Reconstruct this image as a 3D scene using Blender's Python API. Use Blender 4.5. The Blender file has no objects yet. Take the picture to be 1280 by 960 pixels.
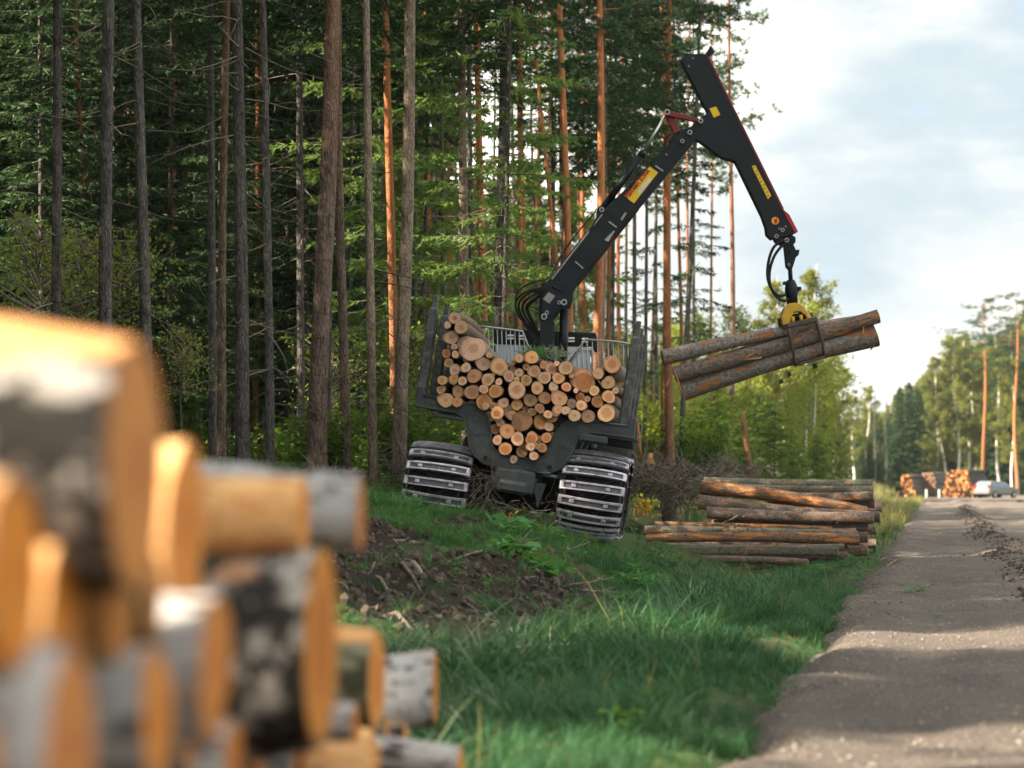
import bpy, math, random
import numpy as np
from mathutils import Vector, Matrix
R = math.radians
random.seed(7)
rng = np.random.default_rng(11)
S = bpy.context.scene
COL = S.collection

# ------------------------------------------------------------------ camera, sky, sun, exposure
CAMZ = 1.3
FPX = 1280 * 85 / 36.0
PITCH = math.atan(125 / FPX)
cam = bpy.data.cameras.new('camera'); cam.lens = 85; cam.sensor_width = 36
cam.clip_start = 0.1; cam.clip_end = 6000
cam.dof.use_dof = True; cam.dof.focus_distance = 31.5; cam.dof.aperture_fstop = 1.9
camo = bpy.data.objects.new('camera', cam); COL.objects.link(camo)
camo.location = (0, 0, CAMZ); camo.rotation_euler = (R(90) + PITCH, 0, 0)
S.camera = camo

SUN_EL, SUN_AZ = 34.0, 180.0 + 17.0      # azimuth of the direction TO the sun, degrees ccw from +X (180 = from the left)
sd = Vector((math.cos(R(SUN_AZ)) * math.cos(R(SUN_EL)), math.sin(R(SUN_AZ)) * math.cos(R(SUN_EL)), math.sin(R(SUN_EL))))
sun = bpy.data.lights.new('sun', 'SUN'); sun.energy = 5.0; sun.angle = R(0.6); sun.color = (1.0, 0.84, 0.64)
suno = bpy.data.objects.new('sun', sun); COL.objects.link(suno)
suno.rotation_euler = sd.to_track_quat('Z', 'Y').to_euler(); suno.location = sd * 60

S.view_settings.view_transform = 'Standard'; S.view_settings.look = 'None'
S.view_settings.exposure = 2.1; S.view_settings.gamma = 1.0
S.cycles.use_denoising = True
S.cycles.max_bounces = 6; S.cycles.diffuse_bounces = 3; S.cycles.glossy_bounces = 2
S.cycles.transmission_bounces = 3; S.cycles.volume_bounces = 0; S.cycles.transparent_max_bounces = 4
S.cycles.sample_clamp_indirect = 4.0

SKY_SEED = 6.0
W = bpy.data.worlds.new('World'); S.world = W; W.use_nodes = True


def nd(nt, typ, ins=None, **props):
    n = nt.nodes.new(typ)
    for k, v in props.items(): setattr(n, k, v)
    for k, v in (ins or {}).items():
        s = n.inputs[k]
        if isinstance(v, bpy.types.NodeSocket): nt.links.new(v, s)
        else: s.default_value = v
    return n


def ramp(nt, fac, stops, interp='LINEAR'):
    n = nt.nodes.new('ShaderNodeValToRGB'); nt.links.new(fac, n.inputs[0])
    cr = n.color_ramp; cr.interpolation = interp
    while len(cr.elements) < len(stops): cr.elements.new(0.5)
    for e, (p, c) in zip(cr.elements, stops):
        e.position = p; e.color = (*c, 1) if len(c) == 3 else c
    return n.outputs[0]


def mixc(nt, fac, a, b, blend='MIX'):
    n = nt.nodes.new('ShaderNodeMix'); n.data_type = 'RGBA'; n.blend_type = blend
    for k, v in ((0, fac), (6, a), (7, b)):
        if isinstance(v, bpy.types.NodeSocket): nt.links.new(v, n.inputs[k])
        else: n.inputs[k].default_value = (*v, 1) if isinstance(v, tuple) and len(v) == 3 else v
    return n.outputs[2]


def mth(nt, op, a, b=0.0, clamp=False):
    n = nt.nodes.new('ShaderNodeMath'); n.operation = op; n.use_clamp = clamp
    for k, v in ((0, a), (1, b)):
        if isinstance(v, bpy.types.NodeSocket): nt.links.new(v, n.inputs[k])
        else: n.inputs[k].default_value = v
    return n.outputs[0]


def build_world():
    nt = W.node_tree; nt.nodes.clear()
    out = nd(nt, 'ShaderNodeOutputWorld')
    sky = nd(nt, 'ShaderNodeTexSky', sky_type='NISHITA', sun_disc=False, sun_elevation=R(SUN_EL), sun_rotation=R(90 - SUN_AZ),
             air_density=1.0, dust_density=1.5, ozone_density=1.2)
    tc = nd(nt, 'ShaderNodeTexCoord')
    v = nd(nt, 'ShaderNodeMapping', {0: tc.outputs['Generated'], 1: (SKY_SEED, 1.7, 0.0), 3: (1.0, 1.0, 2.1)}).outputs[0]
    big = nd(nt, 'ShaderNodeTexNoise', {'Vector': v, 'Scale': 3.2, 'Detail': 9.0, 'Roughness': 0.52, 'Distortion': 0.35})
    fine = nd(nt, 'ShaderNodeTexNoise', {'Vector': v, 'Scale': 9.0, 'Detail': 8.0, 'Roughness': 0.6, 'Distortion': 0.2})
    f = mth(nt, 'ADD', mth(nt, 'MULTIPLY', big.outputs[0], 0.72), mth(nt, 'MULTIPLY', fine.outputs[0], 0.28))
    cover = ramp(nt, f, [(0.30, (0, 0, 0)), (0.40, (1, 1, 1))])
    shade = ramp(nt, f, [(0.35, (1.15, 1.45, 1.65)), (0.42, (1.6, 1.83, 1.97)), (0.49, (2.4, 2.42, 2.27)), (0.56, (4.6, 4.5, 4.1)), (0.66, (8.0, 7.7, 6.9))])
    hazy = mixc(nt, 0.6, sky.outputs[0], (1.5, 1.9, 2.2))
    c = mixc(nt, cover, hazy, shade)
    bg = nd(nt, 'ShaderNodeBackground', {0: c, 1: 0.11})
    nt.links.new(bg.outputs[0], out.inputs[0])


build_world()

# ------------------------------------------------------------------ helpers
CT, ST = math.cos(PITCH), math.sin(PITCH)


def at(px, py, Y):
    """world point seen at photo pixel (px,py) at forward distance Y"""
    xc = (px - 640) / FPX; zc = -(py - 480) / FPX
    d = Vector((xc, CT - zc * ST, ST + zc * CT))
    return Vector((0, 0, CAMZ)) + d * (Y / d.y)


def edge_x(y): return -1.1 + 0.176 * y


UP = [(-400, 6.0), (-60, 2.2), (-14, 1.5), (-7.4, 1.28), (-5.3, 0.92), (-3.5, 0.6), (-2.9, 0.3), (-2.3, -0.08), (-1.7, -0.16), (-0.8, -0.03),
      (-0.25, 0.02), (0.12, -0.10), (0.5, -0.3), (6.8, -0.3), (7.2, -.1), (7.9, 0.02), (9, -0.15), (11, 0.1), (16, 0.25), (60, 0.4), (1500, 0.4)]
UX = np.array([a for a, b in UP]); UZ = np.array([b for a, b in UP])


def vnoise(x, y, s, seed=0):
    """smooth value noise, numpy"""
    x = np.asarray(x, float) * s + seed * 17.3; y = np.asarray(y, float) * s - seed * 9.1
    xi = np.floor(x).astype(np.int64); yi = np.floor(y).astype(np.int64); fx = x - xi; fy = y - yi
    fx = fx * fx * (3 - 2 * fx); fy = fy * fy * (3 - 2 * fy)

    def h(a, b):
        n = (a * 374761393 + b * 668265263 + seed * 1442695041) & 0xffffffff
        n = ((n ^ (n >> 13)) * 1274126177) & 0xffffffff
        return ((n ^ (n >> 16)) & 0xffff) / 65535.0
    return (h(xi, yi) * (1 - fx) + h(xi + 1, yi) * fx) * (1 - fy) + (h(xi, yi + 1) * (1 - fx) + h(xi + 1, yi + 1) * fx) * fy


def mudmask(x, y):
    """churned soil where the machine drove"""
    x = np.asarray(x, float); y = np.asarray(y, float)
    m = np.zeros_like(x)
    for cx, cy, rx, ry in ((-1.2, 22.8, 1.1, 3.4), (0.0, 24.6, 1.0, 1.5), (-.45, 20.3, .75, 2.6), (-1.7, 26.2, .9, 1.2), (.15, 22.2, .45, 1.6), (.5, 26.0, .8, .8), (-.9, 28.6, .7, .6)):
        m = np.maximum(m, 1.25 - ((x - cx) / rx) ** 2 - ((y - cy) / ry) ** 2)
    m = m + (vnoise(x, y, 2.2, 5) - 0.5) * 1.3
    return np.clip(m * 1.4, 0, 1)


def gz(x, y):
    x = np.asarray(x, float); y = np.asarray(y, float)
    u = x - edge_x(y)
    z = np.interp(u, UX, UZ)
    z = np.where(u < -1.7, -.16 + (z + .16) * np.interp(y, [9, 15, 22, 28, 31, 35.5, 39, 46, 55], [.12, .34, .68, .93, 1, .95, .48, .52, 1]), z)
    off = np.clip((-u - 0.3) / 1.5, 0, 1) + np.clip((u - 9) / 2, 0, 1)
    rough = (vnoise(x, y, 0.9, 1) - .5) * 0.20 + (vnoise(x, y, 2.7, 2) - .5) * 0.13 + (vnoise(x, y, 7, 3) - .5) * 0.035
    z = z + off * rough
    mm = mudmask(x, y)
    z = z + mm * ((vnoise(x, y, 3.1, 8) - .6) * 0.15 + (vnoise(x, y, 9, 9) - .5) * 0.10)
    return z


def gz1(x, y): return float(gz(np.array([x]), np.array([y]))[0])


def smooth(me, on=True):
    me.polygons.foreach_set('use_smooth', [on] * len(me.polygons))


class MB:
    """collects geometry, builds one mesh object"""
    def __init__(s): s.v = []; s.f = []; s.m = []; s.sm = []

    def add(s, vs, fs, mi=0, sm=False):
        o = len(s.v); s.v += [tuple(p) for p in vs]
        for f in fs: s.f.append(tuple(i + o for i in f)); s.m.append(mi); s.sm.append(sm)

    def box(s, c, size, rot=None, bev=0.0, mi=0):
        x, y, z = [a / 2 for a in size]; b = min(bev, x * .9, y * .9, z * .9)
        if b <= 0:
            vs = [Vector((i * x, j * y, k * z)) for k in (-1, 1) for j in (-1, 1) for i in (-1, 1)]
            fs = [(0, 2, 3, 1), (4, 5, 7, 6), (0, 1, 5, 4), (2, 6, 7, 3), (0, 4, 6, 2), (1, 3, 7, 5)]
        else:   # chamfered box: three verts per corner
            vs = []; ix = {}
            for k in (-1, 1):
                for j in (-1, 1):
                    for i in (-1, 1):
                        for a in range(3):
                            p = [i * (x - b), j * (y - b), k * (z - b)]; p[a] = (i * x, j * y, k * z)[a]
                            ix[i, j, k, a] = len(vs); vs.append(Vector(p))
            fs = []
            for a in range(3):
                b1, b2 = (a + 1) % 3, (a + 2) % 3
                for sgn in (-1, 1):
                    q = []
                    for s1, s2 in ((-1, -1), (1, -1), (1, 1), (-1, 1)):
                        c3 = [0, 0, 0]; c3[a] = sgn; c3[b1] = s1; c3[b2] = s2; q.append(ix[(*c3, a)])
                    fs.append(tuple(q if sgn > 0 else q[::-1]))
                    for s2 in (-1, 1):    # edge between face a,sgn and face b1,s2
                        q = []
                        for t, aa in ((-1, a), (1, a), (1, b1), (-1, b1)):
                            c3 = [0, 0, 0]; c3[a] = sgn; c3[b1] = s2; c3[b2] = t; q.append(ix[(*c3, aa)])
                        fs.append(tuple(q if sgn * s2 < 0 else q[::-1]))
            for k in (-1, 1):
                for j in (-1, 1):
                    for i in (-1, 1):
                        q = [ix[i, j, k, 0], ix[i, j, k, 1], ix[i, j, k, 2]]
                        fs.append(tuple(q if i * j * k > 0 else q[::-1]))
        m = rot if rot is not None else Matrix.Identity(3)
        s.add([m @ p + Vector(c) for p in vs], fs, mi); return s

    def bar(s, a, b, w, h, up=(0, 0, 1), bev=0.0, mi=0):
        a = Vector(a); b = Vector(b); y = (b - a); L = y.length; y.normalize()
        x = y.cross(Vector(up))
        if x.length < 1e-4: x = y.cross(Vector((1, 0, 0)))
        x.normalize(); z = x.cross(y)
        return s.box((a + b) / 2, (w, L, h), Matrix((x, y, z)).transposed(), bev, mi)

    def tube(s, pts, rad, seg=8, mi=0, cap=True, sm=True):
        pts = [Vector(p) for p in pts]; n = len(pts)
        if not hasattr(rad, '__len__'): rad = [rad] * n
        o = len(s.v); ref = None
        for i, p in enumerate(pts):
            t = (pts[min(i + 1, n - 1)] - pts[max(i - 1, 0)]).normalized()
            if ref is None:
                ref = t.cross(Vector((0.3, 0.2, 1)) if abs(t.z) < .9 else Vector((1, 0, 0))).normalized()
            ref = (ref - t * ref.dot(t)).normalized(); b = t.cross(ref)
            for k in range(seg):
                a = 2 * math.pi * k / seg
                s.v.append(tuple(p + (ref * math.cos(a) + b * math.sin(a)) * rad[i]))
        for i in range(n - 1):
            for k in range(seg):
                q = (o + i * seg + k, o + i * seg + (k + 1) % seg, o + (i + 1) * seg + (k + 1) % seg, o + (i + 1) * seg + k)
                s.f.append(q); s.m.append(mi); s.sm.append(sm)
        if cap:
            s.f.append(tuple(o + k for k in range(seg))[::-1]); s.m.append(mi); s.sm.append(False)
            s.f.append(tuple(o + (n - 1) * seg + k for k in range(seg))); s.m.append(mi); s.sm.append(False)
        return s

    def prism(s, front, back, mi=0):
        """two matching outlines (lists of 3D points); caps and sides"""
        n = len(front); o = len(s.v)
        s.v += [tuple(p) for p in front] + [tuple(p) for p in back]
        s.f.append(tuple(range(o, o + n))); s.f.append(tuple(range(o + n, o + 2 * n))[::-1])
        s.m += [mi, mi]; s.sm += [False, False]
        for i in range(n):
            j = (i + 1) % n
            s.f.append((o + j, o + i, o + n + i, o + n + j)); s.m.append(mi); s.sm.append(False)
        return s

    def mesh(s, name, mats):
        me = bpy.data.meshes.new(name); me.from_pydata(s.v, [], s.f)
        for m in (mats if isinstance(mats, (list, tuple)) else [mats]): me.materials.append(m)
        me.polygons.foreach_set('material_index', s.m); me.polygons.foreach_set('use_smooth', s.sm)
        me.update(); return me

    def build(s, name, mats, parent=None, world=False, bevel=0.0):
        o = obj(name, s.mesh(name, mats), parent, world)
        if bevel:
            md = o.modifiers.new('bevel', 'BEVEL'); md.width = bevel; md.segments = 2; md.limit_method = 'ANGLE'; md.angle_limit = R(40)
        return o


def obj(name, me, parent=None, world=False):
    o = bpy.data.objects.new(name, me); COL.objects.link(o)
    if parent is not None:
        o.parent = parent
        if world: o.matrix_parent_inverse = parent.matrix_basis.inverted()
    return o


def empty(name, loc=(0, 0, 0), m=None):
    o = bpy.data.objects.new(name, None); COL.objects.link(o); o.empty_display_size = .3
    if m is not None: o.matrix_basis = m
    else: o.location = loc
    return o


def tag(o, label, cat=None, group=None, kind=None):
    o['label'] = label
    if cat: o['category'] = cat
    if group: o['group'] = group
    if kind: o['kind'] = kind
    return o


def ordinal(n):
    w = ['', 'first', 'second', 'third', 'fourth', 'fifth', 'sixth', 'seventh', 'eighth', 'ninth', 'tenth', 'eleventh', 'twelfth', 'thirteenth',
         'fourteenth', 'fifteenth', 'sixteenth', 'seventeenth', 'eighteenth', 'nineteenth', 'twentieth']
    if n < 21: return w[n]
    t = {2: 'twenty', 3: 'thirty', 4: 'forty', 5: 'fifty', 6: 'sixty', 7: 'seventy', 8: 'eighty', 9: 'ninety'}.get(n // 10, 'hundred')
    return t + '-' + w[n % 10] if n % 10 else t.replace('y', 'ieth')


# ------------------------------------------------------------------ materials
def newmat(name):
    m = bpy.data.materials.new(name); m.use_nodes = True; nt = m.node_tree; nt.nodes.clear()
    out = nd(nt, 'ShaderNodeOutputMaterial'); return m, nt, out


def principled(nt, out, col, rough=0.8, metal=0.0, bump=None, bstr=0.3, bdist=0.02, spec=0.5, coat=0.0):
    p = nd(nt, 'ShaderNodeBsdfPrincipled')
    for k, v in (('Base Color', col), ('Roughness', rough), ('Metallic', metal), ('Specular IOR Level', spec), ('Coat Weight', coat)):
        if isinstance(v, bpy.types.NodeSocket): nt.links.new(v, p.inputs[k])
        else: p.inputs[k].default_value = (*v, 1) if isinstance(v, tuple) else v
    if bump is not None:
        b = nd(nt, 'ShaderNodeBump', {'Height': bump, 'Strength': bstr, 'Distance': bdist})
        nt.links.new(b.outputs[0], p.inputs['Normal'])
    nt.links.new(p.outputs[0], out.inputs[0]); return p


def noise(nt, vec, scale, detail=4.0, rough=.55, stretch=None, dist=0.0):
    if stretch is not None:
        vec = nd(nt, 'ShaderNodeMapping', {0: vec, 3: stretch}).outputs[0]
    return nd(nt, 'ShaderNodeTexNoise', {'Vector': vec, 'Scale': scale, 'Detail': detail, 'Roughness': rough, 'Distortion': dist}).outputs[0]


def wpos(nt): return nd(nt, 'ShaderNodeNewGeometry').outputs['Position']


def objrand(nt): return nd(nt, 'ShaderNodeObjectInfo').outputs['Random']


def ocoord(nt, off=True):
    v = nd(nt, 'ShaderNodeTexCoord').outputs['Object']
    if off:
        r = mth(nt, 'MULTIPLY', objrand(nt), 57.0)
        v = nd(nt, 'ShaderNodeVectorMath', {0: v, 1: r}, operation='ADD').outputs[0]
    return v


def hsv(nt, col, h=.5, s=1.0, v=1.0):
    n = nd(nt, 'ShaderNodeHueSaturation', {'Color': col})
    for k, x in (('Hue', h), ('Saturation', s), ('Value', v)):
        if isinstance(x, bpy.types.NodeSocket): nt.links.new(x, n.inputs[k])
        else: n.inputs[k].default_value = x
    return n.outputs[0]


def remap(nt, f, a, b): return nd(nt, 'ShaderNodeMapRange', {0: f, 1: 0.0, 2: 1.0, 3: a, 4: b}).outputs[0]


def bark_mat(name, dark, light, red=None, redlo=99, redhi=100, sc=1.0):
    """standing trunks: scaly bark in world space; pines turn orange higher up"""
    m, nt, out = newmat(name); p = wpos(nt)
    a = noise(nt, p, 14 * sc, 6, .62, (1, 1, .28), .6)
    vo = nd(nt, 'ShaderNodeTexVoronoi', {'Vector': nd(nt, 'ShaderNodeMapping', {0: p, 3: (1, 1, .32)}).outputs[0], 'Scale': 26 * sc}, feature='DISTANCE_TO_EDGE').outputs[0]
    big = noise(nt, p, 1.6, 3)
    col = ramp(nt, a, [(.32, dark), (.62, light)])
    col = mixc(nt, mth(nt, 'MULTIPLY', ramp(nt, vo, [(0, (1, 1, 1)), (.12, (0, 0, 0))]), .55), col, tuple(c * .35 for c in dark))
    lich = ramp(nt, noise(nt, p, 5.5, 5, .65), [(.53, (0, 0, 0)), (.68, (1, 1, 1))])
    col = mixc(nt, mth(nt, 'MULTIPLY', lich, .35), col, tuple(min(1, c * 1.25 + .01) for c in light))
    if red is not None:
        z = nd(nt, 'ShaderNodeTexCoord').outputs['Object']
        z = nd(nt, 'ShaderNodeSeparateXYZ', {0: z}).outputs[2]
        f = nd(nt, 'ShaderNodeMapRange', {0: mth(nt, 'ADD', z, mth(nt, 'MULTIPLY', big, 2.5)), 1: redlo, 2: redhi}).outputs[0]
        rc = ramp(nt, a, [(.3, tuple(c * .62 for c in red)), (.65, red)])
        col = mixc(nt, f, col, rc)
    col = hsv(nt, col, .5, 1.0, remap(nt, objrand(nt), .8, 1.2))
    h = mth(nt, 'ADD', a, mth(nt, 'MULTIPLY', mth(nt, 'MINIMUM', vo, .2), 2.0))
    principled(nt, out, col, .95, bump=h, bstr=.9, bdist=.03, spec=.15); return m


M = {}
M['spruce_bark'] = bark_mat('spruce_bark', (.052, .047, .044), (.165, .148, .136))
M['pine_bark'] = bark_mat('pine_bark', (.085, .062, .05), (.25, .18, .145), (.40, .17, .085), 5.0, 14.0)
M['orange_bark'] = bark_mat('orange_bark', (.14, .085, .055), (.30, .17, .11), (.50, .20, .085), 1.0, 8.0)
M['pale_bark'] = bark_mat('pale_bark', (.15, .115, .09), (.33, .26, .20))


def birch_mat():
    m, nt, out = newmat('birch_bark'); p = wpos(nt)
    b = noise(nt, p, 9, 4, .6, (.5, .5, 2.2)); c = noise(nt, p, 3, 3)
    col = ramp(nt, b, [(.36, (.04, .035, .03)), (.42, (.62, .60, .55)), (.7, (.78, .76, .72))])
    col = mixc(nt, ramp(nt, c, [(.55, (0, 0, 0)), (.7, (.6, .6, .6))]), col, (.35, .32, .28))
    principled(nt, out, col, .8, spec=.2); return m


M['birch_bark'] = birch_mat()


def leaf_mat(name, c1, c2, trans=.4, tcol=None, rough=.6, sc=.6):
    m, nt, out = newmat(name)
    f = noise(nt, wpos(nt), sc, 3); rnd = objrand(nt)
    isl = nd(nt, 'ShaderNodeNewGeometry').outputs['Random Per Island']
    col = mixc(nt, remap(nt, f, -.4, 1.4), c1, c2)
    col = hsv(nt, col, remap(nt, isl, .478, .515), 1.0, mth(nt, 'MULTIPLY', remap(nt, isl, .65, 1.35), remap(nt, rnd, .85, 1.15)))
    d = nd(nt, 'ShaderNodeBsdfPrincipled', {'Base Color': col, 'Roughness': rough, 'Specular IOR Level': .25})
    t = nd(nt, 'ShaderNodeBsdfTranslucent', {0: mixc(nt, .5, col, tcol or c2)})
    mx = nd(nt, 'ShaderNodeMixShader', {0: trans, 1: d.outputs[0], 2: t.outputs[0]})
    nt.links.new(mx.outputs[0], out.inputs[0]); return m


M['spruce_needle'] = leaf_mat('spruce_needle', (.020, .052, .022), (.052, .105, .032), .28)
M['sun_tinted_needle'] = leaf_mat('sun_tinted_needle', (.06, .13, .036), (.15, .24, .06), .45, (.28, .40, .07))  # paler spruce needles; sunlight on the central trees is put into the colour
M['pine_needle'] = leaf_mat('pine_needle', (.035, .085, .045), (.075, .14, .055), .25)
M['young_needle'] = leaf_mat('young_needle', (.055, .13, .028), (.14, .22, .04), .4, (.30, .40, .05))
M['birch_leaf'] = leaf_mat('birch_leaf', (.10, .15, .035), (.24, .25, .06), .5, (.42, .42, .08))
M['shrub_leaf'] = leaf_mat('shrub_leaf', (.05, .13, .022), (.13, .22, .035), .45, (.28, .40, .05))
M['lime_leaf'] = leaf_mat('lime_leaf', (.16, .24, .04), (.30, .34, .06), .5, (.50, .52, .08))
M['grass_blade'] = leaf_mat('grass_blade', (.021, .082, .036), (.058, .155, .058), .3, (.10, .23, .07), .5, .8)
M['light_grass'] = leaf_mat('light_grass', (.045, .15, .045), (.10, .25, .07), .35, (.18, .36, .08), .5, .9)
M['dry_grass'] = leaf_mat('dry_grass', (.20, .20, .06), (.36, .31, .12), .4, (.45, .40, .12), .6, .8)
M['pale_grass'] = leaf_mat('pale_grass', (.16, .22, .12), (.30, .32, .20), .3, (.3, .35, .2), .6, .8)
M['herb_leaf'] = leaf_mat('herb_leaf', (.04, .145, .04), (.09, .24, .06), .4, (.22, .42, .07), .5, 1.5)
M['yellow_leaf'] = leaf_mat('yellow_leaf', (.55, .42, .03), (.75, .55, .05), .4, (.8, .6, .06))
M['orange_leaf'] = leaf_mat('orange_leaf', (.55, .20, .03), (.75, .33, .05), .35, (.7, .3, .04))
M['far_needle'] = leaf_mat('far_needle', (.026, .06, .026), (.06, .11, .036), .25, None, .7, .15)


def ground_mat():
    m, nt, out = newmat('forest_floor'); p = wpos(nt)
    mud = nd(nt, 'ShaderNodeAttribute', attribute_name='mud').outputs['Fac']
    a = noise(nt, p, 3.2, 6, .65); b = noise(nt, p, 24, 5, .7); c = noise(nt, p, .7, 3)
    col = ramp(nt, b, [(.3, (.055, .042, .028)), (.55, (.13, .10, .06)), (.75, (.22, .18, .11))])
    green = ramp(nt, b, [(.3, (.03, .065, .018)), (.7, (.085, .15, .035))])
    col = mixc(nt, ramp(nt, mth(nt, 'ADD', mth(nt, 'MULTIPLY', a, .6), mth(nt, 'MULTIPLY', c, .4)), [(.34, (0, 0, 0)), (.48, (1, 1, 1))]), col, green)
    soil = ramp(nt, b, [(.3, (.018, .014, .012)), (.6, (.05, .038, .03)), (.8, (.12, .095, .075))])
    col = mixc(nt, mud, col, soil)
    h = mth(nt, 'ADD', b, mth(nt, 'MULTIPLY', a, .8))
    principled(nt, out, col, .95, bump=h, bstr=1.0, bdist=.06, spec=.2); return m


def road_mat():
    m, nt, out = newmat('gravel_road'); p = wpos(nt)
    a = noise(nt, p, 1.1, 5, .6, (1, .35, 1)); b = noise(nt, p, 34, 6, .75)
    vo = nd(nt, 'ShaderNodeTexVoronoi', {'Vector': p, 'Scale': 42.0})
    col = ramp(nt, b, [(.3, (.10, .083, .07)), (.52, (.19, .16, .138)), (.72, (.30, .26, .225))])
    col = mixc(nt, ramp(nt, a, [(.4, (0, 0, 0)), (.62, (.8, .8, .8))]), col, (.12, .10, .088))
    col = mixc(nt, ramp(nt, vo.outputs['Color'], [(.7, (0, 0, 0)), (.95, (.6, .6, .6))]), col, (.42, .39, .36))
    h = mth(nt, 'ADD', mth(nt, 'MULTIPLY', vo.outputs['Distance'], -.9), mth(nt, 'ADD', b, mth(nt, 'MULTIPLY', a, 2.0)))
    principled(nt, out, col, .92, bump=h, bstr=1.0, bdist=.04, spec=.25); return m


M['ground'] = ground_mat(); M['road'] = road_mat()


def stone_mat(name, c1, c2):
    m, nt, out = newmat(name); b = noise(nt, wpos(nt), 30, 4)
    col = hsv(nt, ramp(nt, b, [(.3, c1), (.7, c2)]), .5, 1, remap(nt, objrand(nt), .6, 1.3))
    principled(nt, out, col, .9, bump=b, bstr=.4, spec=.3); return m


M['stone'] = stone_mat('stone', (.12, .105, .095), (.27, .24, .215))
M['clod'] = stone_mat('clod', (.035, .026, .02), (.12, .09, .07))
M['stick'] = stone_mat('stick', (.10, .08, .065), (.34, .29, .25))
M['slash'] = stone_mat('slash', (.09, .07, .055), (.27, .23, .19))


def wood_end(name, outer, mid, heart, heart_r=.45, dirt=.25, vary=1.0):
    """sawn end: rings round the axis (object space, unit radius, axis = Y)"""
    m, nt, out = newmat(name)
    oc = nd(nt, 'ShaderNodeTexCoord').outputs['Object']; r = objrand(nt)
    sp = nd(nt, 'ShaderNodeSeparateXYZ', {0: oc})
    ofs = nd(nt, 'ShaderNodeVectorMath', {0: oc, 1: mth(nt, 'MULTIPLY', r, 91.0)}, operation='ADD').outputs[0]
    n1 = noise(nt, ofs, 2.2, 3); n2 = noise(nt, ofs, 9, 4)
    x = mth(nt, 'ADD', sp.outputs[0], mth(nt, 'MULTIPLY', mth(nt, 'SUBTRACT', r, .5), .3)); z = sp.outputs[2]
    d = mth(nt, 'SQRT', mth(nt, 'ADD', mth(nt, 'MULTIPLY', x, x), mth(nt, 'MULTIPLY', z, z)))
    d = mth(nt, 'ADD', d, mth(nt, 'MULTIPLY', mth(nt, 'SUBTRACT', n1, .5), .28))
    hr = remap(nt, mth(nt, 'FRACT', mth(nt, 'MULTIPLY', r, 7.31)), heart_r * .3, heart_r * 1.35)
    f = nd(nt, 'ShaderNodeMapRange', {0: d, 1: mth(nt, 'SUBTRACT', hr, .08), 2: mth(nt, 'ADD', hr, .06), 3: 1.0, 4: 0.0}).outputs[0]
    rings = mth(nt, 'SINE', mth(nt, 'MULTIPLY', d, 30.0))
    col = mixc(nt, remap(nt, n2, -.2, 1.1), outer, mid)
    col = mixc(nt, mth(nt, 'MULTIPLY', f, .8), col, heart)
    col = mixc(nt, nd(nt, 'ShaderNodeMapRange', {0: rings, 1: .2, 2: 1.0, 3: 0.0, 4: .42}).outputs[0], col, tuple(c * .7 for c in mid))
    sp2 = noise(nt, ofs, 3.5, 5, .7)
    col = mixc(nt, ramp(nt, sp2, [(.58, (0, 0, 0)), (.72, (dirt * 2, dirt * 2, dirt * 2))]), col, tuple(c * .55 for c in heart))
    ang = mth(nt, 'ARCTAN2', z, x)
    cv = nd(nt, 'ShaderNodeCombineXYZ', {0: mth(nt, 'MULTIPLY', ang, 1.6), 1: mth(nt, 'MULTIPLY', r, 63.0), 2: mth(nt, 'MULTIPLY', d, .35)}).outputs[0]
    ck = noise(nt, cv, 3.0, 2, .5)
    ck = mth(nt, 'MULTIPLY', nd(nt, 'ShaderNodeMapRange', {0: mth(nt, 'ABSOLUTE', mth(nt, 'SUBTRACT', ck, .42)), 1: 0.0, 2: .012, 3: .75, 4: 0.0}).outputs[0], nd(nt, 'ShaderNodeMapRange', {0: d, 1: .15, 2: .5, 3: 1.0, 4: .25}).outputs[0])
    col = mixc(nt, ck, col, (.16, .07, .03))
    rim = nd(nt, 'ShaderNodeMapRange', {0: d, 1: .86, 2: .97, 3: 0.0, 4: .55}).outputs[0]
    col = mixc(nt, rim, col, (.30, .15, .07))
    col = hsv(nt, col, remap(nt, mth(nt, 'FRACT', mth(nt, 'MULTIPLY', r, 3.77)), .5 - .012 * vary, .5 + .006 * vary), remap(nt, r, 1 - .2 * vary, 1 + .08 * vary), remap(nt, mth(nt, 'FRACT', mth(nt, 'MULTIPLY', r, 13.1)), .66, 1.12))
    principled(nt, out, col, .75, bump=mth(nt, 'ADD', n2, mth(nt, 'MULTIPLY', rings, .15)), bstr=.25, bdist=.02, spec=.25); return m


M['cut_wood'] = wood_end('cut_wood', (.90, .55, .32), (.84, .45, .22), (.64, .25, .08), .55, .5)
M['rotten_cut'] = wood_end('rotten_cut', (.74, .50, .30), (.70, .44, .26), (.36, .12, .025), .95, .5)
M['fire_cut'] = wood_end('fire_cut', (.68, .27, .035), (.60, .20, .02), (.48, .13, .012), .5, .15, .3)
M['dark_cut'] = wood_end('dark_cut', (.42, .30, .20), (.34, .23, .15), (.24, .14, .08), .5, .3)


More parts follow.
